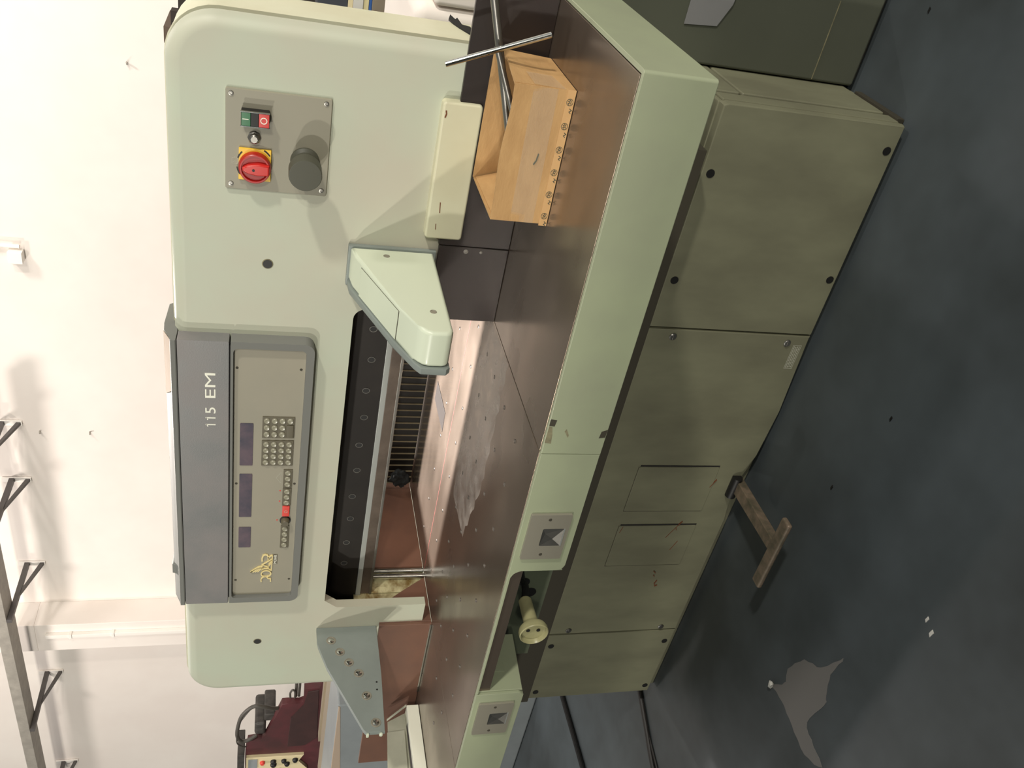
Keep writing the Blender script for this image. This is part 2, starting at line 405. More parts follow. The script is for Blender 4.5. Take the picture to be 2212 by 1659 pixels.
# ---- base
FY = 1.765
bm = BM(); box(bm, -2.655, -0.495, 1.79, 2.62, 0.0, 0.494, 0.004); obj('base_body', bm, 'base', PC)
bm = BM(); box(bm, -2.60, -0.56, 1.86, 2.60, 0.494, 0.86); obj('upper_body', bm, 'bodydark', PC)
def base_panel(pts):
    bm = BM(); prism(bm, pts, 'Y', FY, FY+0.028, 0.004, 2, front_only=True); return bm
pr = obj('base_panel', base_panel([(-1.074, 0.018), (-0.492, 0.018), (-0.492, 0.478), (-0.497, 0.49), (-1.074, 0.497)]), 'base', PC)
pc = obj('base_panel', base_panel([(-2.303, 0.028), (-1.766, 0.028), (-1.71, 0.040), (-1.657, 0.048), (-1.59, 0.038), (-1.506, 0.016), (-1.338, 0.010), (-1.079, 0.018), (-1.079, 0.497), (-2.303, 0.497)]), 'base', PC)
pl = obj('base_panel', base_panel([(-2.66, 0.030), (-2.309, 0.028), (-2.309, 0.497), (-2.66, 0.497)]), 'base', PC)
bm = BM(); cyl(bm, (0, 0, 0), (0, 0.003, 0), 0.0105, n=20)
h0 = obj('access_hole', bm, 'black', pr, loc=(-0.654, FY-0.0012, 0.469))
for x, z in ((-0.936, 0.47), (-0.903, 0.037), (-0.553, 0.039)): again(h0, (x, FY-0.0012, z), pr)
for x, z in ((-2.366, 0.475), (-2.368, 0.052), (-2.623, 0.476), (-2.625, 0.051)):
    again(h0, (x, FY-0.0012, z), pl)
bm = BM(); lathe(bm, (0, 0, 0), (0, -1, 0), [(0, 0.0105), (0.002, 0.0105), (0.004, 0.008), (0.0045, 0)], 16); box(bm, -0.007, 0.007, -0.0052, -0.004, -0.0012, 0.0012)
s0 = obj('screw', bm, 'steel', pc, loc=(-1.101, FY, 0.422))
for x, z in ((-1.103, 0.081), (-2.286, 0.431), (-2.287, 0.091)): again(s0, (x, FY, z), pc)
for x0, x1, z0, z1 in ((-1.731, -1.549, 0.125, 0.386), (-1.972, -1.790, 0.122, 0.383)):
    bm = BM(); prism(bm, rrect(x0+0.002, x1-0.002, z0, z1, 0.006, 3), 'Y', FY-0.0028, FY+0.001, 0.0015, 2, front_only=True)
    f = obj('access_flap', bm, 'base', pc)
    bm = BM(); box(bm, x1-0.001, x1+0.0035, FY-0.0012, FY+0.001, z0, z1-0.004); obj('flap_gap_shade', bm, 'slot', pc)  # wide dark strip paints the recess shadow beside the flap
    bm = BM(); box(bm, x0-0.001, x0+0.0005, FY-0.0006, FY+0.001, z0+0.003, z1); box(bm, x0, x1, FY-0.0006, FY+0.001, z1, z1+0.001); obj('flap_gap_shade', bm, 'stain', pc)
bm = BM()
o = rrect(-1.186, -1.108, 0.033, 0.058, 0.0005, 1); i_ = rrect(-1.185, -1.109, 0.034, 0.057, 0.0005, 1); ring(bm, o, i_, 'Y', FY-0.0006, FY+0.0005)
for k in range(4):
    x = -1.183+random.random()*0.003; zl = 0.0535-k*0.0052
    while x < -1.114:
        wd = 0.003+random.random()*0.006; box(bm, x, min(x+wd, -1.112), FY-0.0006, FY+0.0005, zl-0.0012, zl+0.0012); x += wd+0.0015
obj('printed_label', bm, 'faint', pc, label='small outlined white warning print')
# scratches on the centre panel
bm = BM()
for pts in ([(-1.775, 0.175), (-1.80, 0.19), (-1.812, 0.185)], [(-1.80, 0.19), (-1.83, 0.205), (-1.845, 0.212)], [(-1.86, 0.165), (-1.90, 0.18)], [(-2.00, 0.205), (-2.01, 0.196)], [(-2.045, 0.18), (-2.06, 0.185), (-2.073, 0.18), (-2.068, 0.172)], [(-2.02, 0.20), (-2.027, 0.195)], [(-1.795, 0.37), (-1.82, 0.375)], [(-1.60, 0.118), (-1.63, 0.132)]):
    bm = BM(); stroke(bm, pts, 0.0022, FY-0.0034, FY+0.0006); obj('scratch', bm, 'rust', pc)
# right side face strips of the base
bm = BM(); box(bm, -0.497, -0.489, 1.790, 1.838, 0.02, 0.484, 0.003); obj('corner_strip', bm, 'base', PC)
bm = BM(); box(bm, -0.497, -0.486, 1.843, 2.60, 0.03, 0.412, 0.004, 3); obj('side_panel', bm, 'base', PC)
bm = BM(); box(bm, -0.497, -0.486, 1.843, 2.60, 0.419, 0.70, 0.004, 3); obj('side_panel', bm, 'base', PC)
bm = BM(); box(bm, -0.50, -0.484, 1.80, 2.0, 0.0, 0.02, 0.002); obj('skirting', bm, 'stain', PC)

# ---- pedal
bm = BM()
prism(bm, [(-1.60, 1.772), (-1.645, 1.772), (-1.582, 1.46), (-1.545, 1.46)], 'Z', 0.072, 0.100, 0.003)
for v in bm.verts:
    v.co.z += (v.co.y-1.46)/0.31*(-0.048)
pd = obj('pedal_lever', bm, 'pedal', PC)
bm = BM(); box(bm, -1.705, -1.462, 1.428, 1.466, 0.084, 0.100, 0.006, 3); obj('foot_bar', bm, 'pedal', PC)
bm = BM(); cyl(bm, (-1.66, 1.757, 0.055), (-1.585, 1.757, 0.055), 0.016); obj('pivot', bm, 'black', PC)

# ---- table: three slabs, apron, fences
ty = 1.795
def slab(x0, x1, y0, y1):
    bm = BM(); box(bm, x0, x1, y0, y1, 0.862, 0.9, 0.0012, 2); return bm
slab_r = obj('side_table', slab(-1.0965, -0.334, 1.292, ty), 'table', PC)
slab_c = obj('cutting_table', slab(-2.2455, -1.0985, 1.292, 2.62), 'table', PC)
slab_l = obj('side_table', slab(-3.02, -2.2475, 1.292, ty), 'table', PC)
bm = BM(); lathe(bm, (0, 0, 0), (0, 0, 1), [(0, 0.0052), (0.0012, 0.0050), (0.0016, 0.0038), (0.0004, 0.0034), (0.0004, 0)], 14)
ah = obj('air_hole', bm, 'airhole', slab_c, loc=(-1.196, 1.443, 0.9))
XS = (-1.196, -1.326, -1.471, -1.599, -1.730, -1.871, -2.003, -2.135)
for yy, n0 in ((1.443, 0), (1.566, 0), (1.688, 0), (1.787, 0), (1.917, 0), (2.110, 0)):
    for x in XS:
        if yy == 1.443 and x == -1.196: continue
        again(ah, (x, yy, 0.9), slab_c)
for x, y in ((-2.30, 1.62), (-2.43, 1.55), (-2.30, 1.50)): again(ah, (x, y, 0.9), slab_l)
bm = BM(); box(bm, -2.23, -1.11, 2.0035, 2.0055, 0.9, 0.9004); obj('cut_line', bm, 'redline', slab_c, label='fine red cutting line')
bm = BM(); box(bm, -1.705, -1.635, 2.101, 2.27, 0.9, 0.9008); obj('slot_cover', bm, 'mattegrey', slab_c)
bm = BM(); box(bm, -1.635, -1.6325, 2.099, 2.27, 0.9, 0.9012); box(bm, -1.705, -1.662, 2.099, 2.1015, 0.9, 0.9012); obj('slot_gap', bm, 'slot', slab_c)
def dust():
    m = bpy.data.materials.new('dust_film'); m.use_nodes = True; nt = m.node_tree
    b = nt.nodes['Principled BSDF']; b.inputs['Base Color'].default_value = lin((214, 202, 192))+(1,); b.inputs['Roughness'].default_value = 0.7
    g = nt.nodes.new('ShaderNodeNewGeometry'); n = nt.nodes.new('ShaderNodeTexNoise'); n.inputs['Scale'].default_value = 22; n.inputs['Detail'].default_value = 8
    r = nt.nodes.new('ShaderNodeMapRange'); r.inputs['From Min'].default_value = 0.35; r.inputs['From Max'].default_value = 0.7; r.inputs['To Min'].default_value = 0.08; r.inputs['To Max'].default_value = 0.42
    nt.links.new(g.outputs['Position'], n.inputs['Vector']); nt.links.new(n.outputs['Fac'], r.inputs['Value']); nt.links.new(r.outputs[0], b.inputs['Alpha'])
    return m
M['dust'] = dust()
P = [(-1.104, 1.605)]
for k in range(30):
    x = -1.104-k*0.0215; P.append((x, 1.602+0.006*math.sin(k*1.9)+0.004*(k % 2)+max(0, k-18)*0.006))
for k in range(29, -1, -1):
    x = -1.104-k*0.0215; P.append((x, 1.872-0.010*abs(math.sin(k*1.57+0.4))-max(0, k-22)*0.004))
bm = BM(); prism(bm, P, 'Z', 0.9001, 0.90035); obj('dust_film', bm, 'dust', slab_c, smooth=0)
# apron pieces (front, right side)
AY = 1.283
P = [(-1.0945, AY)]+[(-0.3305+0.006*math.cos(math.radians(a_)), AY+0.006+0.006*math.sin(math.radians(a_))) for a_ in range(-90, 1, 15)]+[(-0.3245, 1.80), (-0.3325, 1.80), (-0.3325, AY+0.008), (-1.0945, AY+0.008)]
bm = BM(); prism(bm, P, 'Z', 0.770, 0.8985, 0.0015, 2, sel=tuple(range(0, 9)))
ap_r = obj('front_apron', bm, 'apron', PC)
r = 0.022
pts = [(-1.443+r, 0.770), (-1.0965, 0.770), (-1.0965, 0.8985), (-1.902, 0.8985), (-1.902, 0.8925)]
arc = []
for i in range(6):
    a = math.radians(90-90*i/5); arc.append((-1.443-0.022-0.0+0.0+0.022*math.cos(a)+0.0, 0.8705+0.022*math.sin(a)))
pts += arc
for i in range(6):
    a = math.radians(180+90*i/5); pts.append((-1.443+0.016+0.016*math.cos(a), 0.786+0.016*math.sin(a)))
pts = pts[1:]
bm = BM(); prism(bm, pts, 'Y', AY, AY+0.02, 0.0015, 2, front_only=True)
ap_c = obj('front_apron', bm, 'apron', PC)
bm = BM(); prism(bm, [(-3.03, 0.770), (-1.915, 0.770), (-1.904, 0.785), (-1.904, 0.8985), (-3.03, 0.8985)], 'Y', AY, AY+0.02, 0.002, 2, front_only=True)
ap_l = obj('front_apron', bm, 'apron', PC)
bm = BM(); prism(bm, [(1.290, 0.775), (1.464, 0.765), (1.464, 0.862), (1.290, 0.893)], 'X', -1.904, -1.899, 0.001, 1); obj('notch_cheek', bm, 'apron', PC)
bm = BM(); prism(bm, [(1.290, 0.77), (1.464, 0.77), (1.464, 0.862), (1.290, 0.893)], 'X', -1.452, -1.447, 0.001, 1); obj('notch_cheek', bm, 'apron', PC)
bm = BM(); box(bm, -1.8985, -1.8965, 1.345, 1.425, 0.812, 0.846, 0.0008); obj('wheel_shadow_plate', bm, 'apron', PC)  # added plate in place of the handwheel arm's shadow
# under-table panels
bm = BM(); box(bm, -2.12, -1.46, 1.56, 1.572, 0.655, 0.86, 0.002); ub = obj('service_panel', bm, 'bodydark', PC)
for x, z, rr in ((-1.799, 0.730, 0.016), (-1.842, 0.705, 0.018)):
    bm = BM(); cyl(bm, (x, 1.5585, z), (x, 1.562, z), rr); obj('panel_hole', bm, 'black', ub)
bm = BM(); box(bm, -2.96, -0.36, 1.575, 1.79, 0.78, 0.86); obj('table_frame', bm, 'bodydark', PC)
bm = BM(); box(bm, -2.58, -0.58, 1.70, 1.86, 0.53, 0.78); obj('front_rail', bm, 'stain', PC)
# fences (back walls of the side tables)
def fence(x0, x1, corners, m, z1=1.066, r=0.006):
    bm = BM(); prism(bm, rrect(x0, x1, 0.9005, z1, r, 3, corners), 'Y', 1.786, 1.7965, 0.001, 1, front_only=True); return obj('side_fence', bm, m, PC)
fr1 = fence(-0.8985, -0.334, (0, 0, 0, 0), 'fence', 1.068)
fr2 = fence(-1.0985, -0.9005, (0, 0, 1, 0), 'fence')
bm = BM(); lathe(bm, (-0.865, 1.786, 1.031), (0, -1, 0), [(0, 0.013), (0.001, 0.013), (0.0012, 0.010), (0.0003, 0.0095), (0.0003, 0)], 20); obj('fence_hole', bm, 'beam', fr1)
for z, rr in ((1.002, 0.0055), (0.966, 0.0035)):
    bm = BM(); lathe(bm, (-0.911, 1.786, z), (0, -1, 0), [(0, rr), (0.0012, rr), (0.0014, rr*0.6), (0.0003, rr*0.5), (0.0003, 0)], 14); obj('screw', bm, 'steel', fr2)
fl1 = fence(-3.02, -2.2465, (0, 0, 0, 0), 'brown', 1.068)
bm = BM(); box(bm, -2.60, -2.25, 1.781, 1.786, 0.9005, 0.906, 0.001); obj('bright_edge', bm, 'chrome', fl1)
# inner side gauges
bm = BM(); prism(bm, [(1.7975, 0.9005), (1.981, 0.9005), (1.978, 0.905), (1.924, 0.983), (1.862, 1.067), (1.7975, 1.068)], 'X', -2.256, -2.2455, 0.001, 1); obj('side_gauge', bm, 'brown', PC)
bm = BM(); box(bm, -2.256, -2.2455, 2.03, 2.60, 0.9005, 1.20); obj('side_gauge', bm, 'brown', PC)
bm = BM(); prism(bm, [(1.7975, 0.9005), (1.981, 0.9005), (1.978, 0.905), (1.862, 1.067), (1.7975, 1.068)], 'X', -1.0975, -1.087); obj('side_gauge', bm, 'fence', PC)
bm = BM(); box(bm, -1.0975, -1.087, 2.03, 2.60, 0.9005, 1.20); obj('side_gauge', bm, 'fence', PC)
for yy in (1.990, 2.014):
    bm = BM(); cyl(bm, (-2.247, yy, 0.9005), (-2.247, yy, 1.20), 0.0085); obj('guide_rod', bm, 'chrome', PC)
bm = BM(); box(bm, -2.30, -2.262, 1.83, 2.035, 0.9005, 1.14); box(bm, -2.262, -2.256, 1.93, 1.955, 0.9005, 1.14, 0.002); box(bm, -2.262, -2.256, 1.88, 1.905, 0.9005, 1.14, 0.002)
obj('frame_cheek', bm, 'grime', PC)

# ---- portal housing
PY = 1.80; rr = 0.10
out = []
XR, XL, ZT = -0.461, -2.559, 1.648
for i in range(9):
    a = math.radians(0+90*i/8); out.append((XR-rr+rr*math.cos(a), ZT-rr+rr*math.sin(a)))
for i in range(9):
    a = math.radians(90+90*i/8); out.append((XL+rr+rr*math.cos(a), ZT-rr-0.002+rr*math.sin(a)))
n_out = len(out)
out += [(XL, 0.93), (-2.166, 0.93), (-2.166, 1.206), (-2.134, 1.245)]
ri = 0.028
for i in range(6):
    a = math.radians(90-90*i/5); out.append((-1.092-ri+ri*math.cos(a), 1.243-ri+ri*math.sin(a)))
out += [(-1.092, 0.93), (XR, 0.93)]
N = len(out)
bm = BM()
def outline(d):
    P = []
    for i in range(13):
        a_ = math.radians(90*i/12); P.append((XR-rr+(rr-d)*math.cos(a_), ZT-rr+(rr-d)*math.sin(a_)))
    for i in range(13):
        a_ = math.radians(90+90*i/12); P.append((XL+rr+(rr-d)*math.cos(a_), ZT-rr-0.002+(rr-d)*math.sin(a_)))
    P += [(XL+d, 0.93)]
    P += out[n_out+1:N_-1]
    P += [(XR-d, 0.93)]
    return P
N_ = len(out); BR = 0.030; rows = []
for k in range(8):
    th = math.radians(90*k/7); d = BR*(1-math.cos(th)); dep = BR*(1-math.sin(th))
    rows.append([bm.verts.new((x, PY+dep, z)) for x, z in outline(d)])
nn = len(rows[0])
bm.faces.new(rows[-1]); bm.faces.new(list(reversed([bm.verts.new((x, PY+BR, z)) for x, z in outline(0.002)])))
for r0, r1 in zip(rows, rows[1:]):
    for i in range(nn):
        j = (i+1) % nn; bm.faces.new((r0[i], r0[j], r1[j], r1[i]))
bmesh.ops.remove_doubles(bm, verts=bm.verts, dist=1e-6)
housing = obj('front_housing', bm, 'portal', PC, smooth=50)
# dark seam and cream side cover behind the front housing
def portal_outline(e, zlow):
    P = []
    for i in range(9):
        a = math.radians(90*i/8); P.append((XR-rr+(rr+e)*math.cos(a), ZT-rr+(rr+e)*math.sin(a)))
    for i in range(9):
        a = math.radians(90+90*i/8); P.append((XL+rr+(rr+e)*math.cos(a), ZT-rr+(rr+e)*math.sin(a)))
    P += [(XL-e, zlow), (XL+0.02, zlow)]
    for i in range(9):
        a = math.radians(180-90*i/8); P.append((XL+rr+(rr-0.02)*math.cos(a), ZT-rr+(rr-0.02)*math.sin(a)))
    for i in range(9):
        a = math.radians(90-90*i/8); P.append((XR-rr+(rr-0.02)*math.cos(a), ZT-rr+(rr-0.02)*math.sin(a)))
    P += [(XR-0.02, zlow), (XR+e, zlow)]
    return P
def c_prism(P, y0, y1, bev=0.0):
    bm = BM(); n = len(P)
    h = n//2
    # arch strip: quads between outer and inner
    outer = P[:19]; inner = list(reversed(P[19:-1])); outer = [P[-1]]+outer[:19]; inner = list(reversed(P[19:-1]))
    m_ = min(len(outer), len(inner)); outer = outer[:m_]; inner = inner[:m_]
    oa = [bm.verts.new((x, y0, z)) for x, z in outer]; ob = [bm.verts.new((x, y1, z)) for x, z in outer]
    ia = [bm.verts.new((x, y0, z)) for x, z in inner]; ib = [bm.verts.new((x, y1, z)) for x, z in inner]
    for i in range(m_-1):
        bm.faces.new((oa[i], oa[i+1], ia[i+1], ia[i])); bm.faces.new((ob[i+1], ob[i], ib[i], ib[i+1]))
        bm.faces.new((oa[i+1], oa[i], ob[i], ob[i+1])); bm.faces.new((ia[i], ia[i+1], ib[i+1], ib[i]))
    bm.faces.new((oa[0], ia[0], ib[0], ob[0])); bm.faces.new((oa[-1], ob[-1], ib[-1], ia[-1]))
    return bm
obj('edge_gasket', c_prism(portal_outline(-0.005, 0.93), 1.8305, 1.8445), 'black', PC)
obj('wrap_cover', c_prism(portal_outline(0.003, 0.93), 1.844, 1.851), 'side', PC)
obj('wrap_cover', c_prism(portal_outline(0.0, 0.93), 1.851, 1.99), 'side', PC, smooth=50)
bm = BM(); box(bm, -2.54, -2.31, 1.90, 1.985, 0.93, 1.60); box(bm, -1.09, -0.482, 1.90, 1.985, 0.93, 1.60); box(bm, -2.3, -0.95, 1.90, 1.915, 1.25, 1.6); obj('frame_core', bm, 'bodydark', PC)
# small holes and the beige cover strip
for x, z in ((-0.986, 1.444), (-2.312, 1.438)):
    bm = BM(); lathe(bm, (x, PY, z), (0, -1, 0), [(0, 0.0125), (0.0008, 0.0120), (0.0010, 0.0100)], 20); obj('plug_rim', bm, 'residue', housing)
    bm = BM(); cyl(bm, (x, PY-0.0014, z), (x, PY+0.002, z), 0.0105); obj('plug_hole', bm, 'black', housing)
bm = BM(); prism(bm, rrect(-0.880, -0.567, 1.02, 1.105, 0.008, 4), 'Y', 1.775, 1.80, 0.005, 3, front_only=True); cs = obj('cover_strip', bm, 'side', PC)
bm = BM()
stroke(bm, [(-0.79, 1.081), (-0.815, 1.079)], 0.002, 1.7743, 1.776); stroke(bm, [(-0.600, 1.098), (-0.592, 1.096), (-0.585, 1.0975)], 0.003, 1.7743, 1.777); stroke(bm, [(-0.842, 1.084), (-0.856, 1.083)], 0.0015, 1.7743, 1.776)
stroke(bm, [(-0.885, 1.082), (-0.891, 1.066), (-0.889, 1.052)], 0.004, PY-0.0006, PY+0.001)
obj('rust_mark', bm, 'rust', cs)
bm = BM(); prism(bm, [(2.047, 1.068), (2.003, 1.078), (1.975, 1.072), (1.946, 1.063), (1.906, 1.047), (1.906, 1.036), (1.962, 1.036), (1.971, 1.053), (2.026, 1.055), (2.010, 1.062)], 'X', -0.461, -0.4575)
obj('torn_gasket', bm, 'rubber', PC)

# ---- switch plate on the right of the housing
bm = BM(); prism(bm, rrect(-0.809, -0.597, 1.327, 1.5345, 0.004, 3), 'Y', 1.793, 1.801, 0.002, 2, front_only=True); sp = obj('switch_plate', bm, 'plate', PC)
SY = 1.793
for x, z in ((-0.607, 1.524), (-0.607, 1.339), (-0.797, 1.523), (-0.796, 1.338)):
    bm = BM(); lathe(bm, (x, SY, z), (0, -1, 0), [(0, 0.0055), (0.0015, 0.005), (0.0018, 0.0028), (0.0004, 0.0026), (0.0004, 0)], 14); obj('screw', bm, 'steel', sp)
bm = BM(); box(bm, -0.6625, -0.6325, SY-0.022, SY, 1.449, 1.504, 0.002); obj('push_switch_body', bm, 'black', sp)
for x in (-0.6635, -0.6340):
    bm = BM(); box(bm, x, x+0.0022, SY-0.0255, SY-0.020, 1.448, 1.505, 0.0006); obj('push_switch_bezel', bm, 'chrome', sp)
for z0, z1, m in ((1.4855, 1.5035, 'green'), (1.470, 1.4855, 'black'), (1.4495, 1.470, 'red')):
    bm = BM(); box(bm, -0.6615, -0.6340, SY-0.0245, SY-0.021, z0, z1-0.0005, 0.0008); obj('push_button', bm, m, sp, label={'green': 'green I push button', 'red': 'red O push button'}.get(m))
bm = BM(); box(bm, -0.6485, -0.6470, SY-0.0251, SY-0.0243, 1.489, 1.501); obj('symbol', bm, 'white', sp)
bm = BM(); C0 = (-0.6478, 1.460)
ring(bm, [(C0[0]+0.0068*math.cos(k*math.pi/10), C0[1]+0.0068*math.sin(k*math.pi/10)) for k in range(20)], [(C0[0]+0.0052*math.cos(k*math.pi/10), C0[1]+0.0052*math.sin(k*math.pi/10)) for k in range(20)], 'Y', SY-0.0251, SY-0.0243); obj('symbol', bm, 'white', sp)
bm = BM(); lathe(bm, (-0.693, SY, 1.478), (0, -1, 0), [(0, 0.0135), (0.003, 0.0135), (0.005, 0.011), (0.012, 0.010), (0.014, 0.007), (0.014, 0)], 8); obj('indicator_lamp', bm, 'steel', sp)
# main switch
bm = BM(); box(bm, -0.7845, -0.7155, SY-0.006, SY, 1.4435, 1.5080, 0.0015); obj('main_switch_plate', bm, 'yellow', sp, label='yellow square switch plate')
c = (-0.7535, SY-0.006, 1.4755)
bm = BM(); lathe(bm, c, (0, -1, 0), [(0, 0.033), (0.004, 0.033), (0.013, 0.0315), (0.0145, 0.030), (0.0145, 0.027), (0.009, 0.0255), (0.009, 0)], 36); obj('main_switch_dial', bm, 'reddark', sp, label='round red dial')
bm = BM(); prism(bm, [(-0.7535-0.011, 1.447), (-0.7535+0.011, 1.447), (-0.7535+0.0125, 1.470), (-0.7535+0.009, 1.490), (-0.7535+0.003, 1.500), (-0.7535-0.003, 1.500), (-0.7535-0.009, 1.490), (-0.7535-0.0125, 1.470)], 'Y', SY-0.026, SY-0.012, 0.003, 3, front_only=True); obj('main_switch_grip', bm, 'red', sp)
bm = BM(); cyl(bm, (-0.7535, SY-0.0265, 1.478), (-0.7535, SY-0.025, 1.478), 0.0028); obj('grip_pin', bm, 'black', sp)
bm = BM()
for a0 in (58, 122-10):
    stroke(bm, [(-0.750+0.0385*math.cos(math.radians(a)), 1.4755+0.036*math.sin(math.radians(a))) for a in range(a0-12, a0+14, 5)], 0.003, SY-0.0066, SY-0.0058)
for a0 in (-42, ):
    stroke(bm, [(-0.750+0.0385*math.cos(math.radians(a)), 1.4755+0.036*math.sin(math.radians(a))) for a in range(a0-12, a0+14, 5)], 0.003, SY-0.0066, SY-0.0058)
obj('dial_mark', bm, 'black', sp)
bm = BM(); ring(bm, rrect(-0.7530, -0.7400, 1.5100, 1.5215, 0.0003, 1), rrect(-0.7523, -0.7407, 1.5107, 1.5208, 0.0003, 1), 'Y', SY-0.0004, SY+0.0005)
stroke(bm, [(-0.7495, 1.5125), (-0.7495, 1.519), (-0.7465, 1.515), (-0.7435, 1.519), (-0.7435, 1.5125)], 0.0006, SY-0.0004, SY+0.0005); stroke(bm, [(-0.7400, 1.5165), (-0.7370, 1.5165), (-0.7370, 1.511)], 0.0006, SY-0.0004, SY+0.0005)
obj('symbol', bm, 'faint', sp)
# mushroom knob
bm = BM(); lathe(bm, (-0.733, SY, 1.3755), (0, -1, 0), [(0, 0.030), (0.006, 0.030), (0.012, 0.024), (0.036, 0.022), (0.040, 0.030), (0.044, 0.0335), (0.075, 0.0335), (0.0775, 0.0325), (0.078, 0.031), (0.078, 0)], 40)
obj('mushroom_knob', bm, 'mushroom', sp, label='large dark mushroom knob')

# ---- control console
CY = 1.763
XA, XB = -2.085, -1.1765
CON = obj('console_hood', prism(BM(), rrect(XA, XB, 1.5235, 1.6385, 0.003, 2), 'Y', CY, 1.80, 0.002, 2, front_only=True), 'console', PC)
bm = BM(); prism(bm, [(CY-0.001, 1.6395), (CY-0.003, 1.642), (CY-0.003, 1.652), (1.780, 1.657), (1.802, 1.669), (1.83, 1.671), (1.917, 1.668), (1.93, 1.650), (1.80, 1.6395)], 'X', XA, XB, 0.0015, 2); obj('hood_top', bm, 'consolerim', PC)
bm = BM(); prism(bm, [(1.79, 1.650), (1.797, 1.674), (1.90, 1.674), (1.92, 1.650)], 'X', -1.99, -1.952, 0.002, 1); obj('hinge_bump', bm, 'consolerim', PC)
bm = BM(); quad_slab(bm, [(-1.36, 1.803, 1.6705), (-1.18, 1.8035, 1.6705), (-1.18, 1.766, 1.6530), (-1.325, 1.766, 1.6530)], (0, -0.45, 0.9), 0.001); obj('hood_reflection', bm, 'pinkgrey', PC, label='beige painted reflection on the hood top')  # beige patch paints light reflected by the sloped hood face
# frame round the recessed panel
outer = rrect(XA, XB, 1.3285, 1.5200, 0.022, 5, (1, 1, 1, 1))
bm = BM()
outer = rrect(XA, XB, 1.3285, 1.5205, 0.024, 5, (1, 1, 1, 1))
inner = rrect(-2.0655, -1.1945, 1.3475, 1.5145, 0.012, 5, (1, 1, 1, 1))
# square the top corners
for k in range(12, 24):
    outer[k] = (XB, 1.5205) if k < 18 else (XA, 1.5205)
ring(bm, outer, inner, 'Y', CY, 1.80); bmesh.ops.remove_doubles(bm, verts=bm.verts, dist=1e-6)
obj('panel_frame', bm, 'consolerim', PC)
bm = BM(); box(bm, -2.066, -1.19, CY+0.006, CY+0.012, 1.5145, 1.5245); obj('hood_slot', bm, 'slot', PC)
KY = 1.776
bm = BM(); box(bm, -2.069, -1.191, KY, 1.80, 1.344, 1.518); panel = obj('control_panel', bm, 'panel', PC)
def T_(x): return x*0.9785
def onp(name, bm, m, label=None, **k): return obj(name, bm, m, panel, label=label, **k)
for x0, x1 in ((-1.5655, -1.4265), (-1.7505, -1.5955), (-1.868, -1.7895)):
    bm = BM(); prism(bm, rrect(x0, x1, 1.4655, 1.4975, 0.002, 2), 'Y', KY-0.0015, KY+0.001); onp('display_window', bm, 'display')
def keypad(x0, x1, z0, z1, cols, rows, skip=()):
    bm = BM(); box(bm, x0-0.0015, x1+0.0015, KY-0.003, KY+0.001, z0-0.0015, z1+0.0015, 0.001); well = onp('key_frame', bm, 'keywell')
    w = (x1-x0)/cols; h = (z1-z0)/rows
    base = None
    for c_ in range(cols):
        for r_ in range(rows):
            if (c_, r_) in skip: continue
            x = x0+w*(c_+0.5); z = z0+h*(r_+0.5)
            if base is None:
                bm = BM(); a = w*0.40; b = h*0.40
                lathe(bm, (0, 0, 0), (0, -1, 0), [(0, 1.0), (0.5, 0.95), (0.9, 0.75), (0.8, 0.4), (0.7, 0)], 14)
                for v in bm.verts: v.co = Vector((v.co.x*a, v.co.y*0.0042-0.003, v.co.z*b))
                base = obj('key', bm, 'key', panel, loc=(x, KY, z))
            else: again(base, (x, KY, z), panel)
    return well
keypad(-1.470, -1.405, 1.3665, 1.4425, 3, 4, skip=((0, 0), (1, 0)))
bm = BM(); box(bm, -1.469, -1.428, KY-0.006, KY, 1.3672, 1.3845, 0.002); onp('wide_key', bm, 'keywell')
keypad(-1.563, -1.482, 1.3665, 1.4425, 4, 4)
keypad(-1.640, -1.580, 1.3650, 1.3850, 3, 1)
keypad(-1.7065, -1.6465, 1.3650, 1.3850, 3, 1)
bm = BM(); box(bm, -1.7465, -1.7090, KY-0.006, KY, 1.3655, 1.3850, 0.002); onp('red_key', bm, 'redkey', label='red stop key')
bm = BM(); ring(bm, [(-1.7275+0.0045*math.cos(k*0.628), 1.3752+0.0045*math.sin(k*0.628)) for k in range(10)], [(-1.7275+0.0035*math.cos(k*0.628), 1.3752+0.0035*math.sin(k*0.628)) for k in range(10)], 'Y', KY-0.0066, KY-0.0058); onp('symbol', bm, 'faint')
bm = BM(); ring(bm, [(-1.7655+0.0165*math.cos(k*0.2618), 1.3755+0.0150*math.sin(k*0.2618)) for k in range(24)], [(-1.7655+0.0125*math.cos(k*0.2618), 1.3755+0.0115*math.sin(k*0.2618)) for k in range(24)], 'Y', KY-0.001, KY+0.0005); onp('dial_scale', bm, 'black')
bm = BM(); lathe(bm, (-1.7655, KY, 1.3755), (0, -1, 0), [(0, 0.012), (0.012, 0.011), (0.016, 0.009), (0.016, 0)], 20); onp('selector_knob', bm, 'keywell')
keypad(-1.869, -1.7855, 1.3650, 1.3850, 4, 1)
for x, z in ((-1.258, 1.506), (-1.257, 1.3575), (-1.6295, 1.505), (-1.630, 1.3570), (-2.002, 1.504), (-2.003, 1.3560)):
    bm = BM(); lathe(bm, (x, KY, z), (0, -1, 0), [(0, 0.0036), (0.0012, 0.0030), (0.0012, 0)], 10); onp('screw', bm, 'stain')
for x, z in ((-1.655, 1.393), (-1.6935, 1.393), (-1.764, 1.3975)):
    bm = BM(); cyl(bm, (x, KY-0.001, z), (x, KY+0.001, z), 0.002, n=8); onp('mark', bm, 'redkey')
bm = BM(); stroke(bm, [(-1.627, 1.3925), (-1.590, 1.3925), (-1.6085, 1.4045)], 0.0009, KY-0.0004, KY+0.0004, closed=True); onp('symbol', bm, 'faint')
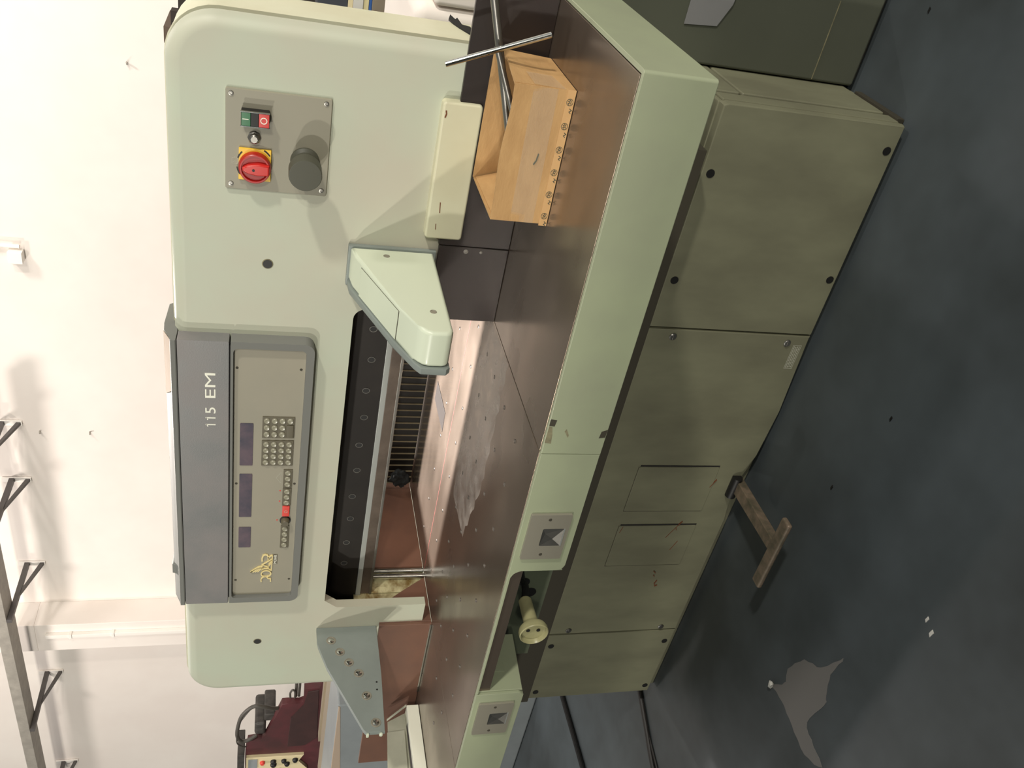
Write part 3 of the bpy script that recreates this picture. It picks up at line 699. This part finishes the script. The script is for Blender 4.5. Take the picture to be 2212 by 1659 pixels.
for sx in (-1.4225, -1.4015):
    bm = BM(); stroke(bm, [(sx-0.0062, 1.5725), (sx-0.0022, 1.5735), (sx, 1.5768)], 0.0026, CY-0.0008, CY+0.0002); box(bm, sx-0.0014, sx+0.0014, CY-0.0008, CY+0.0002, 1.5545, 1.5780)
    obj('numeral', bm, 'white', CON, label='white numeral 1', smooth=0)
text_obj('5', -1.3875, 1.5543, 0.0180, 0.0237, CY, 'white', 'numeral', CON, label='white numeral 5')
text_obj('EM', -1.3400, 1.5545, 0.0730, 0.0235, CY, 'white', 'lettering', CON, label='white EM lettering')
# brand sign in gold letters with a wing
def L(p): return (-2.010+(1340-p[0])*0.0001514, 1.404+(1110-p[1])*0.000102)
bm = BM(); w_ = 0.0034; y0, y1 = KY-0.004, KY+0.0005
stroke(bm, [L(p) for p in ((1338, 822), (1270, 818), (1228, 835), (1203, 880), (1203, 950), (1222, 990), (1250, 1008), (1256, 1030), (1256, 1072), (1335, 1076))], w_*0.85, y0, y1)
stroke(bm, [L((1115+82*math.cos(a*0.2618), 948+132*math.sin(a*0.2618))) for a in range(24)], w_*0.85, y0, y1, closed=True)
stroke(bm, [L(p) for p in ((1010, 820), (985, 850), (972, 900), (972, 1010), (1000, 1035), (1022, 1082), (940, 1088), (800, 1098), (620, 1102))], w_*0.7, y0, y1)
stroke(bm, [L(p) for p in ((942, 1010), (868, 835), (790, 960), (715, 1092))], w_*0.85, y0, y1)
for q in (900, 870, 840): stroke(bm, [L(p) for p in ((q, 1010), (q-70, 1082))], w_*0.6, y0, y1)
stroke(bm, [L(p) for p in ((775, 828), (690, 826), (620, 850), (597, 910), (612, 965), (660, 992), (720, 985))], w_*1.1, y0, y1)
stroke(bm, [L(p) for p in ((690, 985), (640, 1040), (618, 1100))], w_*1.0, y0, y1)
obj('brand_letters', bm, 'gold', panel, label='gold POLAR letters')
bm = BM()
for k in range(4):
    stroke(bm, [L(p) for p in ((1058-k*2, 530+k*62), (1015-k*6, 610+k*55), (965-k*2, 700+k*42), (925+k*14, 800+k*16))], w_*(1.15 if k == 0 else 0.75), y0-0.001, y1)
stroke(bm, [L(p) for p in ((1058, 530), (980, 640), (925, 740), (905, 850))], w_*0.9, y0-0.001, y1)
obj('brand_wing', bm, 'gold', panel, label='gold wing above the letters')
bm = BM(); box(bm, -1.938, -1.899, KY-0.0012, KY+0.0005, 1.3915, 1.4030); onp('brand_tag', bm, 'keywell')
text_obj('MOHR', -1.936, 1.3930, 0.035, 0.0085, KY-0.0012, 'white', 'lettering', panel, depth=0.0004, label='small white MOHR lettering')

# ---- light barrier arms
AX0, AX1 = -0.920, -1.004
prof = [(1.785, 1.264), (1.745, 1.258), (1.533, 1.179), (1.470, 1.151), (1.456, 1.144), (1.446, 1.134), (1.4425, 1.122), (1.4425, 1.095), (1.446, 1.085), (1.456, 1.079), (1.785, 1.077)]
bm = BM(); prism(bm, prof, 'X', AX0, AX1, 0.008, 4); arm = obj('light_barrier_arm', bm, 'arm', PC, smooth=50)
prof2 = [(1.799, 1.268), (1.745, 1.264), (1.533, 1.184), (1.455, 1.149), (1.438, 1.137), (1.436, 1.085), (1.446, 1.076), (1.799, 1.073)]
bm = BM(); prism(bm, prof2, 'X', AX1, AX1-0.016, 0.003, 2); obj('sensor_plate', bm, 'bluegrey', PC)
bm = BM(); box(bm, AX1-0.016, AX0+0.002, 1.786, 1.7995, 1.070, 1.270, 0.002); obj('arm_flange', bm, 'bluegrey', PC)
# cap on the slope
def slope_pt(t, x, off):
    a = Vector((0, 1.745, 1.258)); b = Vector((0, 1.533, 1.179)); d = (b-a).normalized(); n = Vector((0, d.z, -d.y))
    if n.z < 0: n = -n
    p = a+(b-a)*t+n*off; return Vector((x, p.y, p.z)), n
q = [slope_pt(0.17, -0.932, 0.0016), slope_pt(0.98, -0.932, 0.0016), slope_pt(0.98, -1.001, 0.0016), slope_pt(0.17, -1.001, 0.0016)]
bm = BM(); quad_slab(bm, [p for p, n in q], q[0][1], 0.003); obj('arm_cap', bm, 'arm', arm)
q = [slope_pt(0.16, -0.931, 0.0005), slope_pt(0.99, -0.931, 0.0005), slope_pt(0.99, -1.0005, 0.0005), slope_pt(0.16, -1.0005, 0.0005)]
bm = BM(); quad_slab(bm, [p for p, n in q], q[0][1], 0.003); obj('cap_gap', bm, 'stain', arm)
for y, z in ((1.752, 1.188), (1.523, 1.112)):
    bm = BM(); lathe(bm, (AX0, y, z), (1, 0, 0), [(0, 0.0075), (0.0006, 0.0072), (0.0008, 0.006), (0.0002, 0.0056), (0.0002, 0)], 18); obj('screw_recess', bm, 'handle', arm)
lp = [(1.800, 1.262), (1.744, 1.261), (1.735, 1.259), (1.651, 1.234), (1.437, 1.140), (1.427, 1.134), (1.427, 1.080), (1.620, 1.075), (1.800, 1.076)]
bm = BM(); prism(bm, lp, 'X', -2.260, -2.275, 0.0025, 2); larm = obj('light_barrier_arm', bm, 'bluegrey', PC)
for y, z in ((1.749, 1.219), (1.705, 1.194), (1.665, 1.169), (1.625, 1.142), (1.546, 1.124), (1.456, 1.104)):
    bm = BM(); lathe(bm, (-2.260, y, z), (1, 0, 0), [(0, 0.0150), (0.0012, 0.0146), (0.0016, 0.0132), (0.0002, 0.0125), (0.0002, 0)], 24); obj('sensor_ring', bm, 'handle', larm)
    bm = BM(); lathe(bm, (-2.260, y, z), (1, 0, 0), [(0, 0.0100), (0.0010, 0.0095), (0.0022, 0.006), (0.0026, 0)], 20); obj('sensor_lens', bm, 'chrome', larm)
for y, z in ((1.591, 1.091), (1.565, 1.092)):
    bm = BM(); cyl(bm, (-2.2597, y, z), (-2.262, y, z), 0.003, n=10); obj('screw_hole', bm, 'black', larm)
bm = BM(); box(bm, -2.276, -2.264, 1.420, 1.428, 1.086, 1.096, 0.003); box(bm, -2.278, -2.264, 1.421, 1.428, 1.125, 1.133, 0.002); obj('end_clip', bm, 'arm', larm)

# ---- knife beam and clamp inside the opening
BY = 1.93
bm = BM(); box(bm, -2.30, -1.02, BY, BY+0.06, 1.134, 1.32); kb = obj('knife_beam', bm, 'beam', PC)
bm = BM(); box(bm, -2.30, -1.02, BY-0.012, BY+0.0, 1.222, 1.32, 0.002); obj('beam_ledge', bm, 'beam', kb)
for i, (x, z) in enumerate(((-1.132, 1.174), (-1.228, 1.174), (-1.325, 1.170), (-1.428, 1.175), (-1.521, 1.172), (-1.622, 1.177), (-1.718, 1.175), (-1.822, 1.180), (-1.914, 1.178), (-2.017, 1.182), (-2.11, 1.182))):
    bm = BM(); ring(bm, [(x+0.0095*math.cos(k*0.3927), z+0.0105*math.sin(k*0.3927)) for k in range(16)], [(x+0.0078*math.cos(k*0.3927), z+0.0088*math.sin(k*0.3927)) for k in range(16)], 'Y', BY-0.0012, BY+0.001); obj('bolt_rim', bm, 'steel', kb)
    bm = BM(); cyl(bm, (x, BY-0.0006, z), (x, BY+0.002, z), 0.0086, n=16); obj('bolt_hole', bm, 'black', kb)
bm = BM(); box(bm, -2.30, -1.02, BY-0.004, BY+0.03, 1.119, 1.1345, 0.001); obj('clamp_strip', bm, 'strip', PC)
bm = BM(); box(bm, -2.26, -1.05, BY+0.0, BY+0.12, 1.083, 1.119, 0.002); cl = obj('clamp_bar', bm, 'brownsteel', PC)
bm = BM(); box(bm, -2.26, -1.05, BY-0.002, BY+0.003, 1.083, 1.091, 0.001); obj('clamp_edge', bm, 'steel', cl)
# ---- back gauge with tines
GY = 2.40
bm = BM(); box(bm, -2.215, -1.11, GY+0.018, GY+0.05, 0.904, 1.06, 0.001); bg = obj('back_gauge', bm, 'black', PC)
for k in range(38):
    x = -2.21+0.0285*k
    bm = BM(); box(bm, x-0.0007, x+0.0007, GY+0.012, GY+0.019, 0.905, 1.05)
    if k == 0: tine = obj('gauge_tine', bm, 'tine', bg, smooth=0, loc=None); continue
    bm.free(); c = tine.copy(); COL.objects.link(c); c.parent = bg; c.location = (0.0285*k, 0, 0)
# crumpled black rag hanging on the gauge
bm = BM(); bmesh.ops.create_icosphere(bm, subdivisions=4, radius=1.0)
import mathutils
for v in bm.verts:
    n = mathutils.noise.noise(v.co*2.3)*0.35+mathutils.noise.noise(v.co*6.0)*0.16
    v.co = Vector((v.co.x*0.036*(1+n), v.co.y*0.018*(1+n), v.co.z*0.034*(1+n)))+Vector((-2.150, 2.372, 0.955))
tag(obj('rag', bm, 'cloth', smooth=60), 'crumpled black rag on the far end of the slotted back gauge', 'rag')

# ---- handwheel in the notch
wc = Vector((-1.680, 1.290, 0.789))
bm = BM(); lathe(bm, wc, (0, 1, 0), [(0.010, 0), (0.010, 0.030), (0.001, 0.0325), (-0.001, 0.0345), (0.001, 0.0365), (0.012, 0.037), (0.020, 0.034), (0.026, 0.020), (0.030, 0.0185), (0.105, 0.0165), (0.110, 0.013), (0.110, 0)], 36)
hw = obj('handwheel', bm, 'wheel', PC)
for dx, dz in ((0.004, 0.014), (0.004, -0.012)):
    bm = BM(); cyl(bm, (wc.x+dx, wc.y+0.0085, wc.z+dz), (wc.x+dx, wc.y+0.0115, wc.z+dz), 0.005, n=12); obj('bore', bm, 'black', hw)
bm = BM(); tube(bm, [(-1.680, 1.395, 0.789), (-1.690, 1.44, 0.776), (-1.715, 1.48, 0.765), (-1.728, 1.50, 0.765), (-1.745, 1.56, 0.752)], lambda t: 0.010); obj('crank_link', bm, 'rubber', hw)

# ---- handle plates and marks on the apron
for xr, xl in ((-1.263, -1.3985), (-1.939, -2.0705)):
    bm = BM(); o_ = rrect(xl, xr, 0.7905, 0.8845, 0.003, 2); i_ = rrect(xl+0.042, xr-0.041, 0.8005, 0.850, 0.003, 2); ring(bm, o_, i_, 'Y', AY-0.006, AY+0.001)
    hp = obj('handle_plate', bm, 'handle', PC)
    x0, x1, z0, z1 = xl+0.042, xr-0.041, 0.8005, 0.850
    bm = BM(); v = [bm.verts.new(p) for p in ((x0, AY-0.006, z0), (x1, AY-0.006, z0), (x1, AY-0.006, z1), (x0, AY-0.006, z1))]
    cc = [bm.verts.new(p) for p in (((x0+x1)/2-0.010, AY-0.0008, z0+0.020), ((x0+x1)/2+0.006, AY-0.0008, z1-0.010))]
    ap = ap_c if xr > -1.8 else ap_l
    a_, b_ = cc
    bm.faces.new((v[0], v[1], a_)); bm.faces.new((v[1], v[2], b_, a_)); bm.faces.new((v[2], v[3], b_)); bm.faces.new((v[3], v[0], a_, b_))
    obj('finger_recess', bm, 'steel', hp, smooth=0)
    bm = BM(); box(bm, x0, x1, AY-0.0075, AY-0.0055, z0-0.001, z0+0.001); obj('recess_lip', bm, 'strip', hp)
    for x in (xr-0.0135, xl+0.0155):
        bm = BM(); lathe(bm, (x, AY-0.006, 0.840), (0, -1, 0), [(0, 0.004), (0.001, 0.0035), (0.001, 0)], 12); obj('screw', bm, 'stain', hp)
bm = BM(); prism(bm, [(-1.006, 0.8975), (-1.022, 0.8975), (-1.024, 0.886), (-1.008, 0.884)], 'Y', AY-0.0005, AY+0.001); obj('glue_mark', bm, 'stain', ap_r); bm = BM()
prism(bm, [(-1.035, 0.783), (-1.052, 0.785), (-1.050, 0.772), (-1.030, 0.771)], 'Y', AY-0.0005, AY+0.001); obj('glue_mark', bm, 'stain', ap_r)
bm = BM(); prism(bm, [(-1.024, 0.8975), (-1.066, 0.8975), (-1.068, 0.884), (-1.045, 0.886), (-1.026, 0.890)], 'Y', AY-0.0005, AY+0.001); obj('glue_mark', bm, 'residue', ap_r); bm = BM()
prism(bm, [(-1.030, 0.859), (-1.046, 0.851), (-1.052, 0.852), (-1.036, 0.862)], 'Y', AY-0.0004, AY+0.001); obj('glue_mark', bm, 'residue', ap_r)

# ---- rear covers seen past the right edge
bm = BM(); box(bm, -0.80, -0.458, 2.10, 2.75, 0.86, 1.140, 0.03, 5); obj('rear_cover', bm, 'wall', PC, smooth=50)
bm = BM(); box(bm, -0.456, -0.05, 2.10, 2.75, 0.86, 1.098, 0.012, 4); obj('rear_cover', bm, 'wall', PC, smooth=50)

# ================================================================== THINGS ON THE TABLE
cb = thing('cardboard_box', 'open brown cardboard box with printed tape standing on the right side table', 'box', (-0.585, 1.665, 0.9))
x0, x1, y0, y1, z0, z1 = -0.722, -0.450, 1.563, 1.766, 0.9012, 1.020
bm = BM()
n_ = 10
fa = []; fb = []
for i in range(n_+1):
    t_ = i/n_; x = x1+(x0-x1)*t_; bow = 0.006*math.sin(math.pi*t_)
    fa.append(((x, y0, z0), (x, y0+bow, z1-0.002*math.sin(t_*9)))); fb.append(((x, y0+0.004, z0), (x, y0+0.004+bow, z1-0.002*math.sin(t_*9))))
va = [[bm.verts.new(p) for p in q_] for q_ in fa]; vb_ = [[bm.verts.new(p) for p in q_] for q_ in fb]
for i in range(n_):
    bm.faces.new((va[i][0], va[i+1][0], va[i+1][1], va[i][1])); bm.faces.new((vb_[i+1][0], vb_[i][0], vb_[i][1], vb_[i+1][1]))
    bm.faces.new((va[i][1], va[i+1][1], vb_[i+1][1], vb_[i][1])); bm.faces.new((va[i+1][0], va[i][0], vb_[i][0], vb_[i+1][0]))
bm.faces.new((va[0][0], va[0][1], vb_[0][1], vb_[0][0])); bm.faces.new((va[-1][1], va[-1][0], vb_[-1][0], vb_[-1][1]))
obj('front_wall', bm, 'cardboard', cb)
bm = BM(); quad_slab(bm, [(x1, y0+0.004, z0), (x1, y1, z0), (x1+0.008, y1-0.004, z1), (x1+0.012, y0+0.11, z1-0.006), (x1+0.001, y0+0.004, z1)], (1, 0, 0), 0.004); obj('end_wall', bm, 'cardboard', cb)
bm = BM(); box(bm, x0+0.004, x1-0.004, y1-0.004, y1, z0, z1+0.001); obj('back_wall', bm, 'cardboard', cb)
bm = BM(); box(bm, x0, x0+0.004, y0+0.004, y1, z0, z1-0.001); obj('end_wall', bm, 'cardboard', cb)
bm = BM(); box(bm, x0+0.004, x1-0.004, y0+0.004, y1-0.004, z0, z0+0.004); obj('bottom', bm, 'cardboard', cb)
bm = BM(); quad_slab(bm, [(x0+0.006, y1-0.006, z1-0.004), (x0+0.006, y0+0.02, z1-0.006), (x0+0.034, y0+0.03, z0+0.03), (x0+0.034, y1-0.01, z0+0.03)], (1, 0, 0.4), 0.003); obj('inner_flap', bm, 'cardboard', cb)
bm = BM(); box(bm, x0-0.004, x1+0.0005, y0-0.0008, y0+0.0, z0, z0+0.0165); tp = obj('printed_tape', bm, 'tape', cb)
bm = BM()
for k in range(6):
    x = x1-0.022-k*0.0465
    ring(bm, [(x+0.0068*math.cos(j*0.4488), z0+0.0086+0.0068*math.sin(j*0.4488)) for j in range(14)], [(x+0.0059*math.cos(j*0.4488), z0+0.0086+0.0059*math.sin(j*0.4488)) for j in range(14)], 'Y', y0-0.0013, y0-0.0007)
    stroke(bm, [(x-0.005, z0+0.0095), (x-0.0025, z0+0.0115), (x-0.001, z0+0.0075), (x+0.0015, z0+0.0115), (x+0.003, z0+0.0075), (x+0.0055, z0+0.0100)], 0.0010, y0-0.0013, y0-0.0007)
    stroke(bm, [(x-0.004, z0+0.0062), (x+0.004, z0+0.0062)], 0.0009, y0-0.0013, y0-0.0007)
    stroke(bm, [(x-0.021, z0+0.003), (x-0.018, z0+0.0065), (x-0.015, z0+0.002), (x-0.012, z0+0.0065)], 0.0013, y0-0.0013, y0-0.0007)
obj('tape_print', bm, 'print', cb)
bm = BM(); quad_slab(bm, [(x0+0.0, y0-0.0008, z0+0.030), (x1-0.001, y0-0.0008, z0+0.035), (x1-0.001, y0+0.0005, z0+0.082), (x0+0.0, y0+0.0005, z0+0.078)], (0, -1, 0), 0.0003); obj('clear_tape', bm, 'cleartape', cb)
bm = BM(); quad_slab(bm, [(x1+0.0008, y0, z0+0.020), (x1+0.0010, y0+0.075, z0+0.030), (x1+0.006, y0+0.065, z0+0.085), (x1+0.004, y0, z0+0.082)], (1, 0, 0), 0.0003); obj('clear_tape', bm, 'cleartape', cb)
bm = BM(); stroke(bm, [(-0.578, 0.948), (-0.592, 0.950), (-0.600, 0.954)], 0.002, y0-0.0002, y0+0.004); obj('pen_mark', bm, 'print', cb)
# steel bars
bm = BM(); cyl(bm, (-0.245, 1.68, 1.0855), (-0.665, 1.68, 0.958), 0.0078); tag(obj('steel_bar', bm, 'steel'), 'long steel bar leaning out of the cardboard box', 'bar')
t = thing('tee_wrench', 'short steel bar with a chrome cross handle leaning in the cardboard box', 'wrench', (-0.43, 1.664, 1.03))
bm = BM(); cyl(bm, (-0.4575, 1.650, 1.136), (-0.378, 1.650, 0.945), 0.0055); obj('cross_handle', bm, 'chrome', t)
bm = BM(); cyl(bm, (-0.414, 1.656, 1.043), (-0.60, 1.640, 0.962), 0.0062); obj('shaft', bm, 'steel', t)

# white carton and grey folder at the far left
wb = thing('flat_carton', 'low white carton at the far left end of the table', 'box', (-2.72, 1.63, 0.9))
bm = BM(); box(bm, -2.645, -2.620, 1.475, 1.746, 0.9012, 0.942, 0.002); obj('side_wall', bm, 'white', wb)
bm = BM(); box(bm, -2.95, -2.645, 1.475, 1.746, 0.9012, 0.905); obj('bottom', bm, 'white', wb)
bm = BM(); box(bm, -2.95, -2.645, 1.742, 1.746, 0.905, 0.942); obj('end_wall', bm, 'greypaper', wb)
gf = thing('card_folder', 'grey-green card folder propped up behind the white carton', 'folder', (-2.80, 1.6, 0.93))
bm = BM(); quad_slab(bm, [(-2.650, 1.735, 0.946), (-2.695, 1.735, 1.000), (-2.695, 1.40, 1.020), (-2.650, 1.40, 0.950)], (0.75, 0, 0.55), 0.003); obj('cover', bm, 'greypaper', gf)
bm = BM(); box(bm, -2.90, -2.655, 1.42, 1.738, 0.9055, 0.93, 0.002); obj('filling', bm, 'black', gf)
bm = BM(); quad_slab(bm, [(-2.612, 1.742, 0.944), (-2.690, 1.742, 1.002), (-2.695, 1.738, 1.002), (-2.617, 1.738, 0.944)], (0, -1, 0), 0.002); obj('spine_edge', bm, 'greypaper', gf)
bm = BM(); quad_slab(bm, [(-2.644, 1.668, 0.9545), (-2.686, 1.69, 1.006), (-2.686, 1.38, 1.030), (-2.644, 1.40, 0.962)], (0.6, 0, 0.7), 0.0012)
tag(obj('card_sheet', bm, 'greypaper', smooth=0), 'pale card sheet lying on the grey folder beside the white carton', 'sheet')

# ================================================================== CONTROL CABINET RIGHT OF THE BASE
cbt = thing('electrical_cabinet', 'olive grey metal cabinet standing right beside the machine base', 'cabinet', (-0.1, 2.3, 0))
bm = BM(); box(bm, -0.483, 0.60, 2.03, 2.85, 0.012, 0.80, 0.008, 3); obj('body', bm, 'cabinet', cbt)
bm = BM(); box(bm, -0.47, 0.58, 2.05, 2.83, 0.0, 0.012); obj('plinth', bm, 'stain', cbt)
bm = BM(); box(bm, -0.478, -0.29, 2.0285, 2.0302, 0.1335, 0.1355); obj('scratch_line', bm, 'residue', cbt)
bm = BM(); quad_slab(bm, [(-0.396, 2.027, 0.518), (-0.390, 2.027, 0.434), (-0.338, 2.026, 0.410), (-0.22, 2.024, 0.400), (-0.22, 2.026, 0.518)], (0, -1, 0), 0.0006)
tag(obj('paper_sheet', bm, 'shadepaper', smooth=0), 'white paper sheet, painted as in shade, stuck on the olive grey cabinet', 'sheet')

# ================================================================== BACKGROUND RIGHT: RACK WITH BOARDS
rk = thing('storage_rack', 'dark storage rack by the back wall, behind the right edge of the machine', 'rack', (-0.7, 4.6, 0))
for x in (-1.13, 0.3):
    for y in (4.25, 4.95):
        bm = BM(); box(bm, x-0.03, x+0.03, y-0.03, y+0.03, 0, 1.89); obj('post', bm, 'dirtydark', rk)
for z in (0.30, 0.70, 1.83):
    bm = BM(); box(bm, -1.16, 0.33, 4.24, 4.96, z, z+0.03); obj('shelf', bm, 'dirtydark', rk)
bm = BM(); box(bm, -1.24, -1.17, 4.22, 4.5, 0, 1.921); obj('end_panel', bm, 'umber', rk)
layers = [(0.733, 0.878, 'dirtydark', 'near black board pile on the rack, lowest of the stack'), (0.879, 0.902, 'umber', 'brown board on the rack above the near black pile'),
          (0.903, 0.961, 'paper', 'white paper ream on the rack, thickest white layer low in the stack'), (0.962, 1.026, 'tan', 'taupe board pile on the rack under the thin blue board'),
          (1.027, 1.039, 'blue', 'thin bright blue board in the stack on the rack'), (1.040, 1.065, 'creambar', 'cream board on the rack just above the blue one'),
          (1.066, 1.111, 'paper', 'white paper ream on the rack above the cream board'), (1.112, 1.134, 'ivory', 'ivory board on the rack just below the navy pile'), (1.135, 1.27, 'navy', 'navy board pile on the rack, topmost of the stack')]
for k, (za, zb, m, lab) in enumerate(layers):
    bm = BM(); dx = (k*37 % 11)*0.003; box(bm, -1.09+dx, 0.25+dx, 4.27+dx*0.5, 4.9, za, zb, 0.002)
    tag(obj('board_stack', bm, m), lab, 'board stack', 'boards stacked on the rack')

# ================================================================== BACKGROUND LEFT
rp = thing('printing_press', 'dark red printing press with hoses behind the left end of the machine', 'press', (-5.6, 3.8, 0))
body = [(-5.84, 1.492), (-5.70, 1.477), (-5.687, 1.384), (-5.638, 1.356), (-5.406, 1.291), (-5.299, 1.262), (-5.297, 1.224), (-5.305, 1.153), (-5.29, 1.122), (-5.151, 1.125), (-5.144, 1.02), (-4.9, 1.0), (-4.9, 0.3), (-6.6, 0.3), (-6.6, 1.49)]
bm = BM(); prism(bm, body, 'Y', 3.60, 3.65, 0.004, 2, front_only=True); rb = obj('body', bm, 'maroon', rp)
bm = BM(); prism(bm, [(-5.79, 1.21), (-5.45, 1.20), (-5.31, 1.12), (-5.17, 1.10), (-5.16, 1.03), (-5.70, 1.01), (-5.79, 1.09)], 'Y', 3.593, 3.6, 0.002, 1, front_only=True); obj('greasy_plate', bm, 'maroondark', rb)
bm = BM(); box(bm, -6.7, -4.95, 3.55, 4.2, 0.0, 0.32, 0.01); obj('plinth', bm, 'maroondark', rp)
bm = BM(); prism(bm, [(-6.5, 1.485), (-5.865, 1.485), (-5.881, 1.092), (-5.95, 1.13), (-6.05, 1.06), (-6.5, 1.02)], 'Y', 3.575, 3.60, 0.003, 1, front_only=True); cp = obj('control_panel', bm, 'ivory', rp)
bm = BM(); box(bm, -5.99, -5.885, 3.570, 3.576, 1.408, 1.470, 0.002); obj('display', bm, 'slate', cp)
for x, z, m, r_ in ((-5.928, 1.374, 'redkey', 0.018), (-5.925, 1.300, 'black', 0.020), (-5.965, 1.298, 'black', 0.022), (-5.925, 1.228, 'black', 0.018), (-5.965, 1.205, 'black', 0.02), (-5.925, 1.150, 'black', 0.02), (-6.03, 1.25, 'black', 0.01)):
    bm = BM(); lathe(bm, (x, 3.575, z), (0, -1, 0), [(0, r_), (0.01, r_), (0.02, r_*0.7), (0.02, 0)], 14); obj('knob', bm, m, cp)
bm = BM(); box(bm, -5.990, -5.785, 3.55, 3.75, 1.497, 1.543, 0.004); obj('top_box', bm, 'motor', rp)
bm = BM(); box(bm, -5.665, -5.53, 3.62, 3.86, 1.36, 1.435, 0.02, 3); box(bm, -5.54, -5.46, 3.64, 3.84, 1.30, 1.375, 0.012, 2); obj('motor', bm, 'motor', rp)
bm = BM(); tube(bm, [(-5.381, 3.63, 1.280), (-5.350, 3.61, 1.325), (-5.312, 3.60, 1.378), (-5.302, 3.60, 1.448), (-5.391, 3.60, 1.516), (-5.518, 3.60, 1.543), (-5.632, 3.60, 1.546), (-5.695, 3.60, 1.515), (-5.690, 3.61, 1.460), (-5.68, 3.63, 1.420)], 0.013, 12); obj('hose', bm, 'hose', rp)
bm = BM(); tube(bm, [(-5.325, 3.62, 1.43), (-5.40, 3.64, 1.47), (-5.50, 3.63, 1.525)], 0.004, 8); obj('thin_hose', bm, 'hose', rp)
bm = BM(); tube(bm, [(-5.60, 3.59, 1.55), (-5.70, 3.59, 1.545), (-5.76, 3.60, 1.50), (-5.775, 3.62, 1.47)], 0.005, 8); obj('thin_hose', bm, 'hose', rp)
bm = BM(); tube(bm, [(-5.285, 3.64, 1.21), (-5.235, 3.64, 1.212), (-5.203, 3.64, 1.198), (-5.225, 3.64, 1.182), (-5.29, 3.64, 1.180)], 0.007, 8); obj('pipe_bend', bm, 'hose', rp)
bm = BM(); cyl(bm, (-5.30, 3.66, 1.172), (-5.10, 3.66, 1.176), 0.010); cyl(bm, (-5.30, 3.66, 1.152), (-5.10, 3.66, 1.152), 0.009); obj('rod', bm, 'hose', rp)
bm = BM(); box(bm, -5.35, -4.30, 3.34, 3.40, 0.955, 1.030); tag(obj('grey_beam', bm, 'tan'), 'grey brown beam end beside the dark red press', 'beam')
bm = BM(); box(bm, -5.30, -4.30, 3.28, 3.34, 0.967, 0.999, 0.002); cbm = tag(obj('scale_bar', bm, 'creambar'), 'cream coloured bar with ruler marks beside the dark red press', 'bar')
bm = BM()
for k in range(7): box(bm, -5.27+k*0.055, -5.266+k*0.055, 3.2785, 3.281, 0.975, 0.992)
obj('ruler_mark', bm, 'stain', cbm)
bm = BM(); box(bm, -5.4, -3.75, 2.98, 3.20, 0.0, 1.035, 0.004); tag(obj('taupe_cabinet', bm, 'tan'), 'taupe cabinet between the slate grey cover and the dark red press', 'cabinet')
sc_ = thing('slate_cabinet', 'slate grey cabinet with rounded top edge painted as lit behind the left light barrier arm', 'cabinet', (-4.4, 2.8, 0))
bm = BM(); box(bm, -5.2, -3.865, 2.60, 2.97, 0.0, 1.044, 0.012, 4); obj('body', bm, 'slate', sc_, smooth=50)
bm = BM(); prism(bm, [(-3.878, 1.030), (-3.874, 1.040), (-5.2, 1.040), (-5.2, 0.935)], 'Y', 2.597, 2.605, 0.002, 1); obj('painted_lit_bevel', bm, 'pinkgrey', sc_)  # pale wedge paints the lit bevel of the cabinet top
bm = BM(); quad_slab(bm, [(-4.143, 2.598, 0.892), (-4.332, 2.598, 0.886), (-4.330, 2.598, 0.783), (-4.168, 2.598, 0.796)], (0, -1, 0), 0.0015); obj('sticker', bm, 'sticker', sc_, label='brown square sticker')
bm = BM(); tube(bm, [(-2.558, 1.86, 1.12), (-2.60, 1.86, 1.09), (-2.64, 1.87, 1.06), (-2.70, 1.87, 1.03)], 0.004, 8); obj('red_wire', bm, 'redkey', PC)
